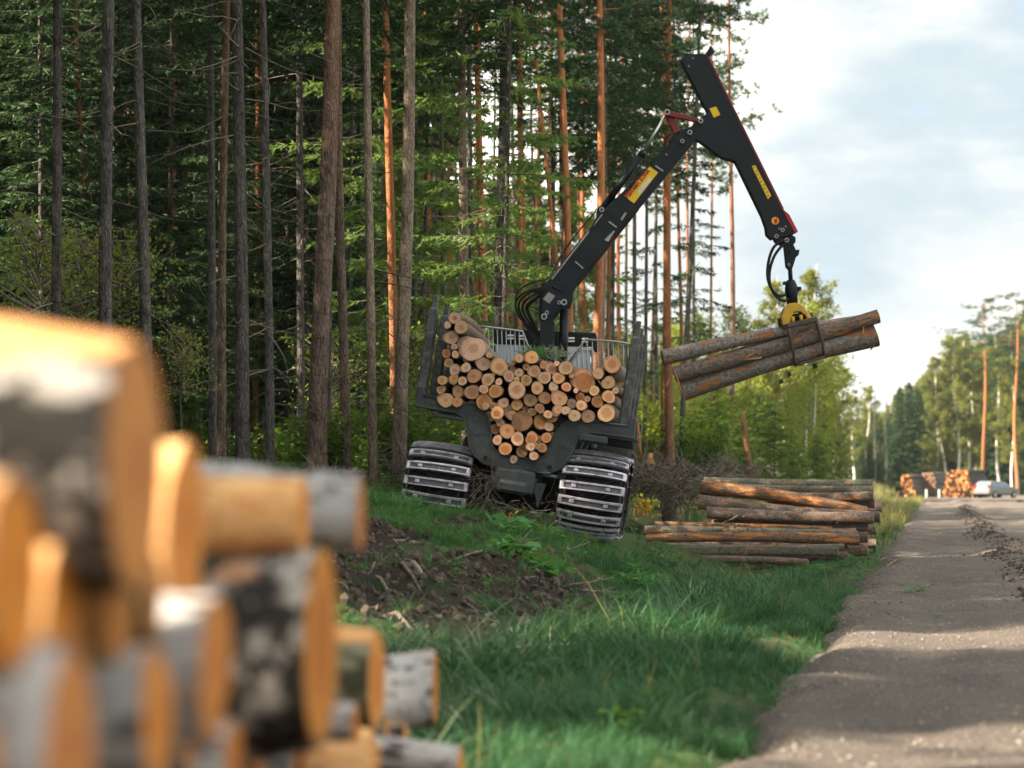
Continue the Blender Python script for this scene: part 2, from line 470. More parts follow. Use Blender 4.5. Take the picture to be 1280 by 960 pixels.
def log_bark(name, dark, light, peel, amount=.5, sc=1.0):
    m, nt, out = newmat(name); v = ocoord(nt); p = wpos(nt)
    a = noise(nt, v, 3.0 * sc, 6, .65, (1, 10, 1)); b = noise(nt, p, 22, 5, .7)
    k = noise(nt, v, 1.3 * sc, 6, .62, (1, 5, 1), 1.0)
    col = ramp(nt, b, [(.3, dark), (.68, light)])
    lo = .70 - amount * .28
    pm = ramp(nt, k, [(lo, (0, 0, 0)), (lo + .035, (1, 1, 1))])
    pc = mixc(nt, a, tuple(c * .65 for c in peel), peel)
    col = mixc(nt, pm, col, pc)
    col = hsv(nt, col, .5, 1, remap(nt, objrand(nt), .8, 1.2))
    h = mth(nt, 'SUBTRACT', mth(nt, 'ADD', b, a), mth(nt, 'MULTIPLY', pm, .6))
    principled(nt, out, col, .9, bump=h, bstr=.8, bdist=.02, spec=.2); return m


M['log_bark'] = log_bark('log_bark', (.05, .038, .032), (.24, .19, .165), (.50, .20, .075), .42)
M['log_bark_grey'] = log_bark('log_bark_grey', (.06, .055, .05), (.36, .33, .30), (.52, .19, .07), .55)
M['log_bark_orange'] = log_bark('log_bark_orange', (.06, .038, .028), (.26, .17, .12), (.56, .23, .08), .68)
M['log_bark_green'] = log_bark('log_bark_green', (.05, .05, .038), (.22, .215, .17), (.48, .22, .11), .45)


def fire_bark(name, base, dark, thr, top=None):
    m, nt, out = newmat(name); v = ocoord(nt)
    a = noise(nt, v, 2.3, 6, .66, (1, 4.5, 1)); b = noise(nt, v, 5, 5, .65, (1, 9.0, 1)); c = noise(nt, v, 1.0, 3, .5, (1, 4, 1))
    col = mixc(nt, ramp(nt, a, [(thr - .03, (1, 1, 1)), (thr + .03, (0, 0, 0))]), base, dark)
    col = mixc(nt, ramp(nt, b, [(.30, (1, 1, 1)), (.38, (0, 0, 0))]), col, tuple(x * .5 for x in dark))
    col = mixc(nt, ramp(nt, c, [(.62, (0, 0, 0)), (.68, (.85, .85, .85))]), col, (.40, .20, .10))
    if top:      # bark torn off along the upper side, its orange also painting in sunlight
        z = nd(nt, 'ShaderNodeSeparateXYZ', {0: nd(nt, 'ShaderNodeTexCoord').outputs['Object']}).outputs[2]
        f = nd(nt, 'ShaderNodeMapRange', {0: mth(nt, 'ADD', z, mth(nt, 'MULTIPLY', mth(nt, 'SUBTRACT', c, .5), .5)), 1: .70, 2: .78}).outputs[0]
        col = mixc(nt, f, col, mixc(nt, b, top, (.75, .45, .22)))
    principled(nt, out, col, .8, bump=mth(nt, 'ADD', a, b), bstr=.6, bdist=.02, spec=.25); return m


M['fire_birch'] = fire_bark('fire_birch', (.46, .45, .45), (.05, .045, .04), .45)
M['fire_dark'] = fire_bark('fire_dark', (.30, .285, .27), (.014, .013, .012), .54)
M['fire_torn_suntop'] = fire_bark('fire_torn_suntop', (.33, .315, .30), (.014, .013, .012), .52, (.62, .24, .06))
M['fire_moss'] = fire_bark('fire_moss', (.20, .19, .12), (.06, .06, .035), .50)
M['fire_moss_suntop'] = fire_bark('fire_moss_suntop', (.24, .22, .15), (.06, .06, .035), .50, (.62, .26, .07))
M['fire_peeled'] = fire_bark('fire_peeled', (.74, .44, .20), (.52, .20, .05), .45)


def paint(name, col, rough=.45, metal=0.0, dirt=.35, dcol=(.16, .13, .10), scale=5.0, spec=.4, lo=.45, hi=.68):
    m, nt, out = newmat(name); p = wpos(nt)
    a = noise(nt, p, scale, 6, .65); b = noise(nt, p, scale * 7, 5, .7)
    f = ramp(nt, mth(nt, 'ADD', mth(nt, 'MULTIPLY', a, .65), mth(nt, 'MULTIPLY', b, .35)), [(lo, (0, 0, 0)), (hi, (dirt, dirt, dirt))])
    c = mixc(nt, f, col, dcol)
    rr = mth(nt, 'ADD', rough, mth(nt, 'MULTIPLY', b, .25))
    principled(nt, out, c, rr, metal, bump=b, bstr=.12, bdist=.01, spec=spec); return m


M['black_paint'] = paint('black_paint', (.004, .0075, .012), .36, 0, .14, (.09, .09, .09), 7, spec=.26, lo=.5, hi=.7)
M['frame_paint'] = paint('frame_paint', (.030, .040, .046), .36, 0, .45, (.12, .118, .11), 7, spec=.5)
M['stake_steel'] = paint('stake_steel', (.045, .047, .05), .36, .1, .7, (.24, .23, .22), 12, spec=.5)
M['track_steel'] = paint('track_steel', (.66, .64, .74), .34, .35, .85, (.09, .072, .075), 8, lo=.45, hi=.68)
M['track_dark'] = paint('track_dark', (.16, .15, .18), .45, .4, .8, (.03, .026, .03), 14)
M['rubber'] = paint('rubber', (.010, .010, .010), .8, 0, .7, (.045, .038, .032), 6, spec=.25)
M['worn_edge'] = paint('worn_edge', (.09, .095, .10), .35, .3, .6, (.03, .03, .03), 14)
M['hose'] = paint('hose', (.005, .006, .008), .4, 0, .08, spec=.3)
M['chrome'] = paint('chrome', (.75, .75, .76), .18, 1.0, .1)
M['pin_steel'] = paint('pin_steel', (.35, .35, .36), .35, .9, .3)
M['red_paint'] = paint('red_paint', (.20, .012, .018), .35, 0, .2, (.06, .02, .02))
M['bright_red'] = paint('bright_red', (.45, .015, .03), .35, 0, .1)
M['yellow_paint'] = paint('yellow_paint', (.62, .36, .02), .3, 0, .45, (.10, .06, .02), 8)
M['claw_steel'] = paint('claw_steel', (.085, .062, .05), .5, .3, .5, (.20, .13, .09), 8)
M['galvanised'] = paint('galvanised', (.36, .38, .40), .4, .7, .35)
M['sticker_yellow'] = paint('sticker_yellow', (.80, .52, .02), .45, 0, .12, (.5, .35, .05), 12)
M['sticker_red'] = paint('sticker_red', (.42, .012, .006), .5, 0, 0)
M['sticker_white'] = paint('sticker_white', (.62, .60, .58), .5, 0, .3, (.35, .33, .33), 30)
M['sticker_orange'] = paint('sticker_orange', (.80, .25, .02), .5, 0, .1)
M['scuffed'] = paint('scuffed', (.32, .30, .29), .5, .2, .5, (.06, .06, .06), 20)
M['car_paint'] = paint('car_paint', (.20, .205, .21), .3, .3, .15)
M['tail_red'] = paint('tail_red', (.45, .02, .02), .2, 0, 0)
M['lamp_lens'] = paint('lamp_lens', (.60, .60, .55), .12, .5, 0)
M['white_post'] = paint('white_post', (.75, .75, .72), .6, 0, .1)


def glass_mat():
    m, nt, out = newmat('cab_glass')
    principled(nt, out, (.10, .17, .26), .08, 0.0, spec=1.0, coat=.6); return m


M['glass'] = glass_mat()


# ------------------------------------------------------------------ ground and road
def grid_mesh(name, us, ys, zf, mat, attr=None):
    U, Y = np.meshgrid(us, ys); X = U + edge_x(Y); Z = zf(X, Y, U)
    n, k = U.shape
    co = np.stack([X, Y, Z], -1).reshape(-1, 3)
    i = np.arange(n * k).reshape(n, k)
    q = np.stack([i[:-1, :-1], i[:-1, 1:], i[1:, 1:], i[1:, :-1]], -1).reshape(-1, 4)
    me = np_mesh(name, co, q, mat, True)
    if attr is not None:
        a = me.attributes.new('mud', 'FLOAT', 'POINT'); a.data.foreach_set('value', attr(X, Y).reshape(-1).astype(np.float32))
    return me


def np_mesh(name, co, faces, mat, sm=False):
    """faces: (N,k) int array"""
    me = bpy.data.meshes.new(name); k = faces.shape[1]; nf = len(faces)
    me.vertices.add(len(co)); me.vertices.foreach_set('co', np.ascontiguousarray(co, np.float32).reshape(-1))
    me.loops.add(nf * k); me.loops.foreach_set('vertex_index', np.ascontiguousarray(faces, np.int32).reshape(-1))
    me.polygons.add(nf); me.polygons.foreach_set('loop_start', np.arange(0, nf * k, k, dtype=np.int32))
    me.polygons.foreach_set('loop_total', np.full(nf, k, np.int32))
    if sm: me.polygons.foreach_set('use_smooth', np.ones(nf, bool))
    me.materials.append(mat); me.update(calc_edges=True); return me


us = np.concatenate([[-1500, -700, -350, -180, -110, -70, -50, -40, -32, -26, -21, -17, -14.5, -12.5], np.arange(-11, 1.2, .13),
                     np.arange(1.5, 7, .6), np.arange(7.1, 12, .3), [13, 15, 18, 23, 30, 45, 70, 120, 250, 600, 1500]])
ys = np.concatenate([[-60, -30, -15, -8], np.arange(-4, 10, .4), np.arange(10, 46, .13), np.arange(46, 70, .5), np.arange(70, 130, 1.5),
                     np.arange(130, 300, 5), [320, 380, 480, 650, 900, 1300, 2000, 3500]])
g = obj('ground', grid_mesh('ground', us, ys, lambda x, y, u: gz(x, y), M['ground'], mudmask))
tag(g, 'forest floor and ditch bank with grass, moss and churned dark soil', kind='structure')


def road_z(x, y, u):
    wid = 7.2
    z = 0.03 - 0.012 * ((u - 3.4) / 3.4) ** 2
    ridge_c = 2.35 + (vnoise(x * 0, y, .25, 21) - .5) * .7
    rh = np.clip((y - 26) / 25, 0, 1) * (.5 + vnoise(x, y, 1.3, 22)) * .13
    z = z + rh * np.exp(-((u - ridge_c) / .28) ** 2)
    for c in (.95, 3.4, 5.2): z = z - .035 * np.exp(-((u - c - (vnoise(x * 0, y, .1, 23) - .5) * .4) / .33) ** 2)
    z = z + (vnoise(x, y, .8, 24) - .5) * .045 + (vnoise(x, y, 2.3, 28) - .5) * .018 + (vnoise(x, y, 6, 25) - .5) * .014
    e = vnoise(x, y, 1.1, 26) * .5 + vnoise(x, y, 3.5, 27) * .2
    z = z - .18 * np.clip((e - .05 - u) / .35, 0, 1) - .18 * np.clip((u - wid + e) / .35, 0, 1) * (y < 185)
    return z


rus = np.concatenate([np.arange(-.1, 4.2, .11), np.arange(4.3, 7.5, .4)])
rys = np.concatenate([np.arange(-10, 8, .6), np.arange(8, 50, .16), np.arange(50, 190, 1.0)])
o = obj('road', grid_mesh('road', rus, rys, road_z, M['road'])); tag(o, 'grey gravel forest road with tyre ruts and a dirt ridge', kind='structure')
o = obj('landing', grid_mesh('landing', np.arange(-3.0, 22, 1.2), np.arange(186, 262, 2.5), lambda x, y, u: .035 + vnoise(x, y, .4, 29) * .08, M['road']))
tag(o, 'pale gravel landing at the far end of the road', kind='structure')


# ------------------------------------------------------------------ scatter ("stuff")
def scatter(name, label, protos, P, rot, scl, idx=None):
    me = bpy.data.meshes.new(name); me.vertices.add(len(P)); me.vertices.foreach_set('co', np.asarray(P, np.float32).reshape(-1))
    a = me.attributes.new('rot', 'FLOAT_VECTOR', 'POINT'); a.data.foreach_set('vector', np.asarray(rot, np.float32).reshape(-1))
    a = me.attributes.new('scl', 'FLOAT', 'POINT'); a.data.foreach_set('value', np.asarray(scl, np.float32))
    if idx is None: idx = rng.integers(0, len(protos), len(P))
    a = me.attributes.new('idx', 'INT', 'POINT'); a.data.foreach_set('value', np.asarray(idx, np.int32))
    o = obj(name, me); tag(o, label, kind='stuff')
    c = bpy.data.collections.new(name + '_source')
    for k, pm in enumerate(protos):
        po = bpy.data.objects.new('%s_%02d' % (name, k), pm); c.objects.link(po)
    ng = bpy.data.node_groups.new(name, 'GeometryNodeTree')
    ng.interface.new_socket('Geometry', in_out='INPUT', socket_type='NodeSocketGeometry')
    ng.interface.new_socket('Geometry', in_out='OUTPUT', socket_type='NodeSocketGeometry')
    gi = ng.nodes.new('NodeGroupInput'); go = ng.nodes.new('NodeGroupOutput')
    ci = ng.nodes.new('GeometryNodeCollectionInfo'); ci.inputs[0].default_value = c; ci.inputs[1].default_value = True; ci.inputs[2].default_value = True
    ip = ng.nodes.new('GeometryNodeInstanceOnPoints'); ip.inputs['Pick Instance'].default_value = True

    def na(nm, dt):
        n = ng.nodes.new('GeometryNodeInputNamedAttribute'); n.data_type = dt; n.inputs[0].default_value = nm; return n.outputs[0]
    er = ng.nodes.new('FunctionNodeEulerToRotation'); L = ng.links.new
    L(gi.outputs[0], ip.inputs['Points']); L(ci.outputs[0], ip.inputs['Instance']); L(na('idx', 'INT'), ip.inputs['Instance Index'])
    L(na('rot', 'FLOAT_VECTOR'), er.inputs[0]); L(er.outputs[0], ip.inputs['Rotation']); L(na('scl', 'FLOAT'), ip.inputs['Scale'])
    L(ip.outputs[0], go.inputs[0])
    md = o.modifiers.new('scatter', 'NODES'); md.node_group = ng
    return o


def unit(v): return v / np.maximum(np.linalg.norm(v, axis=-1, keepdims=True), 1e-9)


def leaf_geo(B, D, Wd, kind='tri', ref=None):
    """B base (N,3), D direction*length (N,3), Wd width (N). returns co, faces"""
    n = len(B)
    rv = rng.normal(size=(n, 3)) if ref is None else ref
    pr = unit(np.cross(D, rv)) * (np.asarray(Wd)[:, None] / 2)
    if kind == 'tri':
        co = np.stack([B - pr, B + pr, B + D], 1).reshape(-1, 3); f = np.arange(3 * n).reshape(n, 3)
    else:
        nn = unit(np.cross(pr, D)) * (np.asarray(Wd)[:, None] * .18)
        co = np.stack([B, B + D * .45 + pr + nn, B + D, B + D * .45 - pr + nn], 1).reshape(-1, 3)
        i = np.arange(n)[:, None] * 4
        f = np.concatenate([i + np.array([[0, 1, 2]]), i + np.array([[0, 2, 3]])], 0)
    return co, f


def grass_clump(n, h, rad, lean, w, mat, seed):
    r = np.random.default_rng(seed); V = []; F = []
    for i in range(n):
        a = r.uniform(0, 6.283); rr = rad * math.sqrt(r.uniform(0, 1)); b = np.array([rr * math.cos(a), rr * math.sin(a), -.03])
        az = a + r.normal() * .7; hh = h * r.uniform(.45, 1.1); ln = lean * r.uniform(.3, 1.5) * hh
        d = np.array([math.cos(az), math.sin(az), 0]); s = np.array([-math.sin(az), math.cos(az), 0]) * w * r.uniform(.6, 1.3) / 2
        pts = []
        for t in (0, .4, .75, 1.0):
            pts.append(b + d * ln * t * t + np.array([0, 0, hh * (t - .32 * lean * t * t)]))
        o = len(V)
        V += [pts[0] - s, pts[0] + s, pts[1] - s * .9, pts[1] + s * .9, pts[2] - s * .6, pts[2] + s * .6, pts[3]]
        F += [(o, o + 1, o + 3), (o, o + 3, o + 2), (o + 2, o + 3, o + 5), (o + 2, o + 5, o + 4), (o + 4, o + 5, o + 6)]
    return np_mesh('grass', np.array(V), np.array(F), mat)


def herb_clump(n, h, size, mat, seed):
    r = np.random.default_rng(seed)
    a = r.uniform(0, 6.283, n); rr = .16 * np.sqrt(r.uniform(0, 1, n)); z = h * r.uniform(.15, 1, n)
    B = np.stack([rr * np.cos(a), rr * np.sin(a), z], 1)
    az = r.uniform(0, 6.283, n); L = size * r.uniform(.5, 1.2, n)
    D = np.stack([np.cos(az), np.sin(az), r.uniform(-.5, .3, n)], 1) * L[:, None]
    ref = np.stack([r.normal(0, .3, n), r.normal(0, .3, n), np.ones(n)], 1)
    co, f = leaf_geo(B, D, L * .7, 'leaf', ref); return np_mesh('herb', co, f, mat)


def rand_rot(n, tilt=.12): return np.stack([rng.normal(0, tilt, n), rng.normal(0, tilt, n), rng.uniform(0, 6.283, n)], 1)


def field(n, x0, x1, y0, y1, dens=None, inview=True):
    """random ground points, kept with probability dens(x,y,u)"""
    y = rng.uniform(y0, y1, n); x = rng.uniform(x0, x1, n)
    if dens is not None:
        k = rng.uniform(0, 1, n) < dens(x, y, x - edge_x(y)); x = x[k]; y = y[k]
    if inview:
        k = np.abs(x) < .225 * y + 1.0; x = x[k]; y = y[k]
    return np.stack([x, y, gz(x, y)], 1)


# machine frame is needed to keep grass away from the wheels
MACH = Matrix.Translation(at(636, 657, 31.2)) @ Matrix.Rotation(R(-4.5), 4, 'Z') @ Matrix.Rotation(R(8.5), 4, 'Y')
MINV = MACH.inverted()
mo = MACH.translation


def under_machine(x, y):
    dx = x - mo.x - (y - mo.y) * .078; return (np.abs(dx) < 1.55) & (y > mo.y - .28) & (y < mo.y + 9)


def grass_d(x, y, u):
    d = np.where((u < .12), 1.0, 0.0)
    d *= np.clip(1.05 - 1.15 * mudmask(x, y), 0.02, 1)
    d *= np.where(u < -7.2, .12, np.where(u < -5.2, .55, 1.0)) * np.where(u > -.5, .8, 1)
    d *= np.clip(.35 + 1.3 * vnoise(x, y, .9, 31), 0, 1)
    return np.where(under_machine(x, y), 0, d)


def grow(name, label, protos, P, s0, s1, tilt=.12, sz=None):
    n = len(P); s = rng.uniform(s0, s1, n)
    if sz is not None: s *= sz(P[:, 0], P[:, 1])
    return scatter(name, label, protos, P, rand_rot(n, tilt), s)


G1 = [grass_clump(26, .34, .11, .75, .011, M['grass_blade'], i) for i in range(5)]
G2 = [grass_clump(22, .55, .10, 1.0, .011, M['grass_blade'], 20 + i) for i in range(4)]
G3 = [grass_clump(14, .5, .12, 1.1, .010, M['pale_grass'], 40 + i) for i in range(3)]
G4 = [grass_clump(16, .42, .16, .5, .014, M['dry_grass'], 60 + i) for i in range(3)]
def tall(x, y):
    u = x - edge_x(y)
    s = np.interp(u, [-7, -5, -3.4, -2.6, -1.5, -.6, 0], [.5, .36, .36, .8, 1.0, .75, .45])
    s = s * np.where((y > 31) & (u > -5), np.where((y > 35.5) & (u < -.5), .3, .5), 1.0)
    return s * (.45 + 1.1 * vnoise(x, y, .8, 61)) * (.75 + .5 * vnoise(x, y, 3.0, 62))
P = np.concatenate([field(15000, -4, 6, 9, 30, grass_d), field(9000, -5, 8, 30, 46, grass_d)])
grow('grass', 'short green grass on the ditch bank and verge', G1, P, .7, 1.3, sz=tall)
P = field(4200, -3, 6, 9, 40, lambda x, y, u: grass_d(x, y, u) * ((u > -3.6) & (u < -.4)) * np.clip(vnoise(x, y, .7, 33) * 2.2 - .5, 0, 1))
grow('long_grass', 'long arching green grass in the ditch', G2, P, .7, 1.25, .2, sz=tall)
P = field(2600, -3, 6, 10, 30, lambda x, y, u: grass_d(x, y, u) * ((u > -3.6) & (u < -1.0)) * np.clip(vnoise(x, y, .8, 35) * 2.6 - 1.2, 0, 1))
grow('pale_grass', 'pale feathery grass heads in the ditch', G3, P, .8, 1.3, .2, sz=tall)
P = field(9000, 2, 34, 46, 190, lambda x, y, u: ((u < -.1) & (u > -3.5)) * 1.0)
grow('verge_grass', 'sunlit yellow-green grass along the far road verge', G4 + G1[:2], P, .9, 1.9)
P = field(7000, -6, 40, 50, 220, lambda x, y, u: ((u < -3.0) & (u > -16)) * .7, True)
grow('meadow_grass', 'yellow-green grass and weeds at the forest edge', G4[:2] + G1[:1], P, 1.2, 2.6)
P = field(2000, -3, 6, 10, 36, lambda x, y, u: grass_d(x, y, u) * (u < -.1) * np.clip(vnoise(x, y, 1.2, 71) * 2.6 - 1.1, 0, 1))
grow('dry_stems', 'dry straw-coloured stems among the grass', [grass_clump(7, .6, .12, .8, .008, M['dry_grass'], 80 + i) for i in range(3)], P, .6, 1.1, .3, sz=tall)
P = np.concatenate([field(2600, -2.4, 2.4, 26.6, 31.6, lambda x, y, u: np.clip(1.2 - 1.2 * mudmask(x, y), .05, 1) * np.clip(vnoise(x, y, .8, 75) * 2 - .25, 0, 1) * ~under_machine(x, y)),
                    field(1500, -2.6, 5, 11, 33, lambda x, y, u: np.clip(vnoise(x, y, .9, 77) * 3 - 1.6, 0, 1) * (u < -.5) * ~under_machine(x, y))])
grow('bright_grass', 'fresh bright green grass tufts before the tracks and on the soil', [grass_clump(26, .30, .12, 1.0, .011, M['light_grass'], 90 + i) for i in range(3)], P, .35, .8, .25)
H1 = [herb_clump(26, .22, .10, M['herb_leaf'], 100 + i) for i in range(3)] + [herb_clump(20, .30, .13, M['shrub_leaf'], 110)]
P = np.concatenate([field(5200, -4, 6, 12, 46, lambda x, y, u: grass_d(x, y, u) * ((u < -.4)) * np.clip(vnoise(x, y, .6, 37) * 2.4 - .8, 0, 1)),
                    field(2200, -9, 3, 33, 60, lambda x, y, u: ((u < -6)) * .9 * ~under_machine(x, y))])
grow('herbs', 'low leafy green weeds on the bank and forest floor', H1, P, .5, 1.2, .25, sz=lambda x, y: np.where(y < 28, .55, np.where(y > 33, np.where((x - edge_x(y)) > -5.5, .45, 1.2), .8)))


def butterbur(mat, seed):
    r = np.random.default_rng(seed); V = []; F = []
    for i in range(9):
        a = r.uniform(0, 6.283); d = r.uniform(.05, .3); c = np.array([d * math.cos(a), d * math.sin(a), r.uniform(.12, .26)]); R0 = r.uniform(.06, .12)
        tilt = np.array([r.normal(0, .35), -.35 + r.normal(0, .3)]); o = len(V); V.append(c - np.array([0, 0, .015]))
        for k in range(11):
            b = a + .5 + (6.283 - 1.0) * k / 10 * 1.0; rr = R0 * r.uniform(.85, 1.1)
            dx, dy = rr * math.cos(b), rr * math.sin(b); V.append(c + np.array([dx, dy, dx * tilt[0] + dy * tilt[1]]))
        F += [(o, o + k + 1, o + k + 2) for k in range(10)]
    return np_mesh('leaf', np.array(V), np.array(F), mat)


P = field(620, -.2, 2.1, 25.6, 29.6, lambda x, y, u: np.clip(vnoise(x, y, .9, 41) * 2.4 - .7, 0, 1) * .75 * ~under_machine(x, y))
grow('broad_leaves', 'large rounded green leaves growing before the right track', [butterbur(M['herb_leaf'], 200 + i) for i in range(3)], P, .45, .9, .1)


def lump(seed, mat, sq=.7):
    r = np.random.default_rng(seed)
    import bmesh
    bm = bmesh.new(); bmesh.ops.create_icosphere(bm, subdivisions=1, radius=1)
    for v in bm.verts: v.co *= r.uniform(.7, 1.2); v.co.z *= sq
    me = bpy.data.meshes.new('lump'); bm.to_mesh(me); bm.free(); me.materials.append(mat); return me


STN = [lump(i, M['stone']) for i in range(4)]; CL = [lump(10 + i, M['clod'], .8) for i in range(4)]
y = 8 + rng.uniform(0, 1, 9000) ** 1.3 * 60; u = np.abs(rng.normal(0, 1, 9000)) * 1.6 - .05; x = u + edge_x(y)
k = (np.abs(x) < .225 * y + .5) & (u < 6.5); x, y, u = x[k], y[k], u[k]
P = np.stack([x, y, road_z(x, y, u) - .003], 1)
scatter('gravel', 'loose gravel stones on the road surface', STN, P, rand_rot(len(P), 1), .006 + .02 * rng.uniform(0, 1, len(P)) ** 5)
y = 26 + rng.uniform(0, 1, 2600) ** 1.4 * 110; uc = 2.35 + (vnoise(y * 0, y, .25, 21) - .5) * .7; u = uc + rng.normal(0, .22, 2600); x = u + edge_x(y)
P = np.stack([x, y, road_z(x, y, u)], 1)
scatter('dirt_ridge', 'ridge of dark earth clods between the wheel tracks of the road', CL, P, rand_rot(len(P), 1), .012 + .035 * rng.uniform(0, 1, len(P)) ** 2)
P = field(9000, -4, 2, 17, 31, lambda x, y, u: mudmask(x, y) ** 1.5)
scatter('soil_clods', 'dark churned soil clods before the machine', CL, P, rand_rot(len(P), 1), .015 + .06 * rng.uniform(0, 1, len(P)) ** 3)


def stick_mesh(seed, mat, L=.6, r0=.012, fork=True):
    r = np.random.default_rng(seed); b = MB()
    pts = [Vector((0, 0, 0))]; d = Vector((1, 0, 0))
    for i in range(4):
        d = (d + Vector((0, r.normal() * .25, r.normal() * .15))).normalized(); pts.append(pts[-1] + d * L / 4)
    b.tube(pts, [r0, r0 * .9, r0 * .75, r0 * .6, r0 * .35], 5)
    if fork:
        e = (d + Vector((0, r.choice([-1, 1]) * .9, r.uniform(0, .5)))).normalized()
        b.tube([pts[2], pts[2] + e * L * .2, pts[2] + e * L * .35 + Vector((.02, 0, .03))], [r0 * .6, r0 * .45, r0 * .2], 4)
    return b.mesh('stick', mat)


SK = [stick_mesh(i, M['stick']) for i in range(5)]
P = np.concatenate([field(330, -4.5, 2.5, 16, 31, lambda x, y, u: np.clip(.25 + mudmask(x, y), 0, 1) * .6), field(420, -9, -1, 30, 44, lambda x, y, u: (u < -5.5) * .8)])
scatter('twigs', 'broken twigs lying on the churned soil and forest floor', SK, P + np.array([0, 0, .02]), rand_rot(len(P), .25), rng.uniform(.3, 1.1, len(P)))

# ------------------------------------------------------------------ tree prototypes
def crown_obj_mesh(name, parts, mats):
    """parts: list of (co, tris, mat index)"""
    co = np.concatenate([p[0] for p in parts]); off = 0; F = []; MI = []
    for c, f, mi in parts:
        F.append(f + off); MI.append(np.full(len(f), mi, np.int32)); off += len(c)
    me = np_mesh(name, co, np.concatenate(F), mats[0])
    for m in mats[1:]: me.materials.append(m)
    me.polygons.foreach_set('material_index', np.concatenate(MI)); return me


def rod(p0, p1, r0, r1):
    """3-sided stick, numpy"""
    d = unit((p1 - p0)[None])[0]; a = np.cross(d, [.31, .2, .9]); a /= np.linalg.norm(a); b = np.cross(d, a)
    c = [p + r * (a * math.cos(t) + b * math.sin(t)) for p, r in ((p0, r0), (p1, r1)) for t in (0, 2.094, 4.189)]
    f = []
    for k in range(3):
        j = (k + 1) % 3; f += [(k, j, 3 + j), (k, 3 + j, 3 + k)]
    return np.array(c), np.array(f)


def rods(segs):
    C = []; F = []; o = 0
    for s in segs:
        c, f = rod(*s); C.append(c); F.append(f + o); o += 6
    return np.concatenate(C), np.concatenate(F)


def spruce_crown(name, z0, H, Rm, seed, mat, step=.38, nb=6, tw=.075, tl=.15, twd=.032, sparse=0.0, ntri=5):
    r = np.random.default_rng(seed); B = []; D = []; Wd = []; segs = []
    z = z0
    while z < H - .1:
        t = (z - z0) / (H - z0); L0 = Rm * (1 - t) ** .85 * min(1, .55 + (z - z0) * .25) + .12
        a0 = r.uniform(0, 6.28)
        for k in range(nb):
            if r.uniform() < sparse: continue
            a = a0 + 6.283 * k / nb + r.normal() * .25; L = L0 * r.uniform(.55, 1.12); zb = z + r.normal() * .12
            out = np.array([math.cos(a), math.sin(a), 0]); lat = np.array([-math.sin(a), math.cos(a), 0])
            dr = r.uniform(.25, .55) * (1 - .6 * t)
            fz = lambda s: zb + L * (.12 * s - dr * s * s * .9 + .10 * s ** 4)
            n = max(6, int(L / tw) * 2); s = r.uniform(.12, 1.0, n)
            pos = out * (L * s)[:, None]; pos[:, 2] = fz(s)
            sg = r.choice([-1, 1], n)
            tl0 = (.42 * (1.08 - s) + .06) * min(1.4, L * .75) * r.uniform(.6, 1.25, n)
            dirv = out * (.62 + r.normal(0, .15, n))[:, None] + lat * (sg * r.uniform(.5, 1.0, n))[:, None]; dirv[:, 2] -= r.uniform(.1, .65, n)
            dirv = unit(dirv)
            for j in range(ntri):
                q = (j + r.uniform(0, 1, n)) / ntri
                p = pos + dirv * (tl0 * q)[:, None]
                dv = unit(dirv + r.normal(0, .38, (n, 3)))
                B.append(p); D.append(dv * (tl * r.uniform(.6, 1.3, n) * (1.1 - .3 * q))[:, None]); Wd.append(twd * r.uniform(.7, 1.3, n))
            prev = np.array([0, 0, zb])
            for ss in (.4, .8):
                p = out * L * ss; p[2] = fz(ss); segs.append((prev, p, .012 * (1.2 - ss) + .004, .010 * (1.05 - ss) + .002)); prev = p
        z += step * r.uniform(.75, 1.25)
    co, f = leaf_geo(np.concatenate(B), np.concatenate(D), np.concatenate(Wd))
    c2, f2 = rods(segs)
    return crown_obj_mesh(name, [(co, f, 0), (c2, f2, 1)], [mat, M['spruce_bark']])


def pine_crown(name, z0, H, Rm, seed, n=30, nc=22, nt=16, tl=.2, tw=.035):
    r = np.random.default_rng(seed); B = []; D = []; Wd = []; segs = []
    for i in range(n):
        t = i / n; z = z0 + (H - z0) * t ** .9; a = r.uniform(0, 6.28)
        L = Rm * (r.uniform(.35, 1.0)) * (1.0 - .72 * t) * (.6 + .6 * min(1, t * 4))
        out = np.array([math.cos(a), math.sin(a), 0]); up = r.uniform(-.1, .45)
        tip = np.array([0, 0, z]) + out * L + np.array([0, 0, L * up])
        mid = np.array([0, 0, z]) + out * L * .5 + np.array([0, 0, L * up * .3])
        segs += [(np.array([0, 0, z]), mid, .03, .02), (mid, tip, .02, .008)]
        cl = int(nc * (.5 + L / Rm))
        base = mid + (tip - mid) * r.uniform(-.1, 1.05, cl)[:, None] + r.normal(0, 1, (cl, 3)) * np.array([.24, .24, .11]) * (.5 + L * .35)
        for c in base:
            d = unit(r.normal(0, 1, (nt, 3)) * np.array([1, 1, .8]) + np.array([0, 0, .5]))
            B.append(np.repeat(c[None], nt, 0) + d * .02); D.append(d * (tl * r.uniform(.6, 1.1, nt))[:, None]); Wd.append(np.full(nt, tw))
    co, f = leaf_geo(np.concatenate(B), np.concatenate(D), np.concatenate(Wd)); c2, f2 = rods(segs)
    return crown_obj_mesh(name, [(co, f, 0), (c2, f2, 1)], [M['pine_needle'], M['orange_bark']])


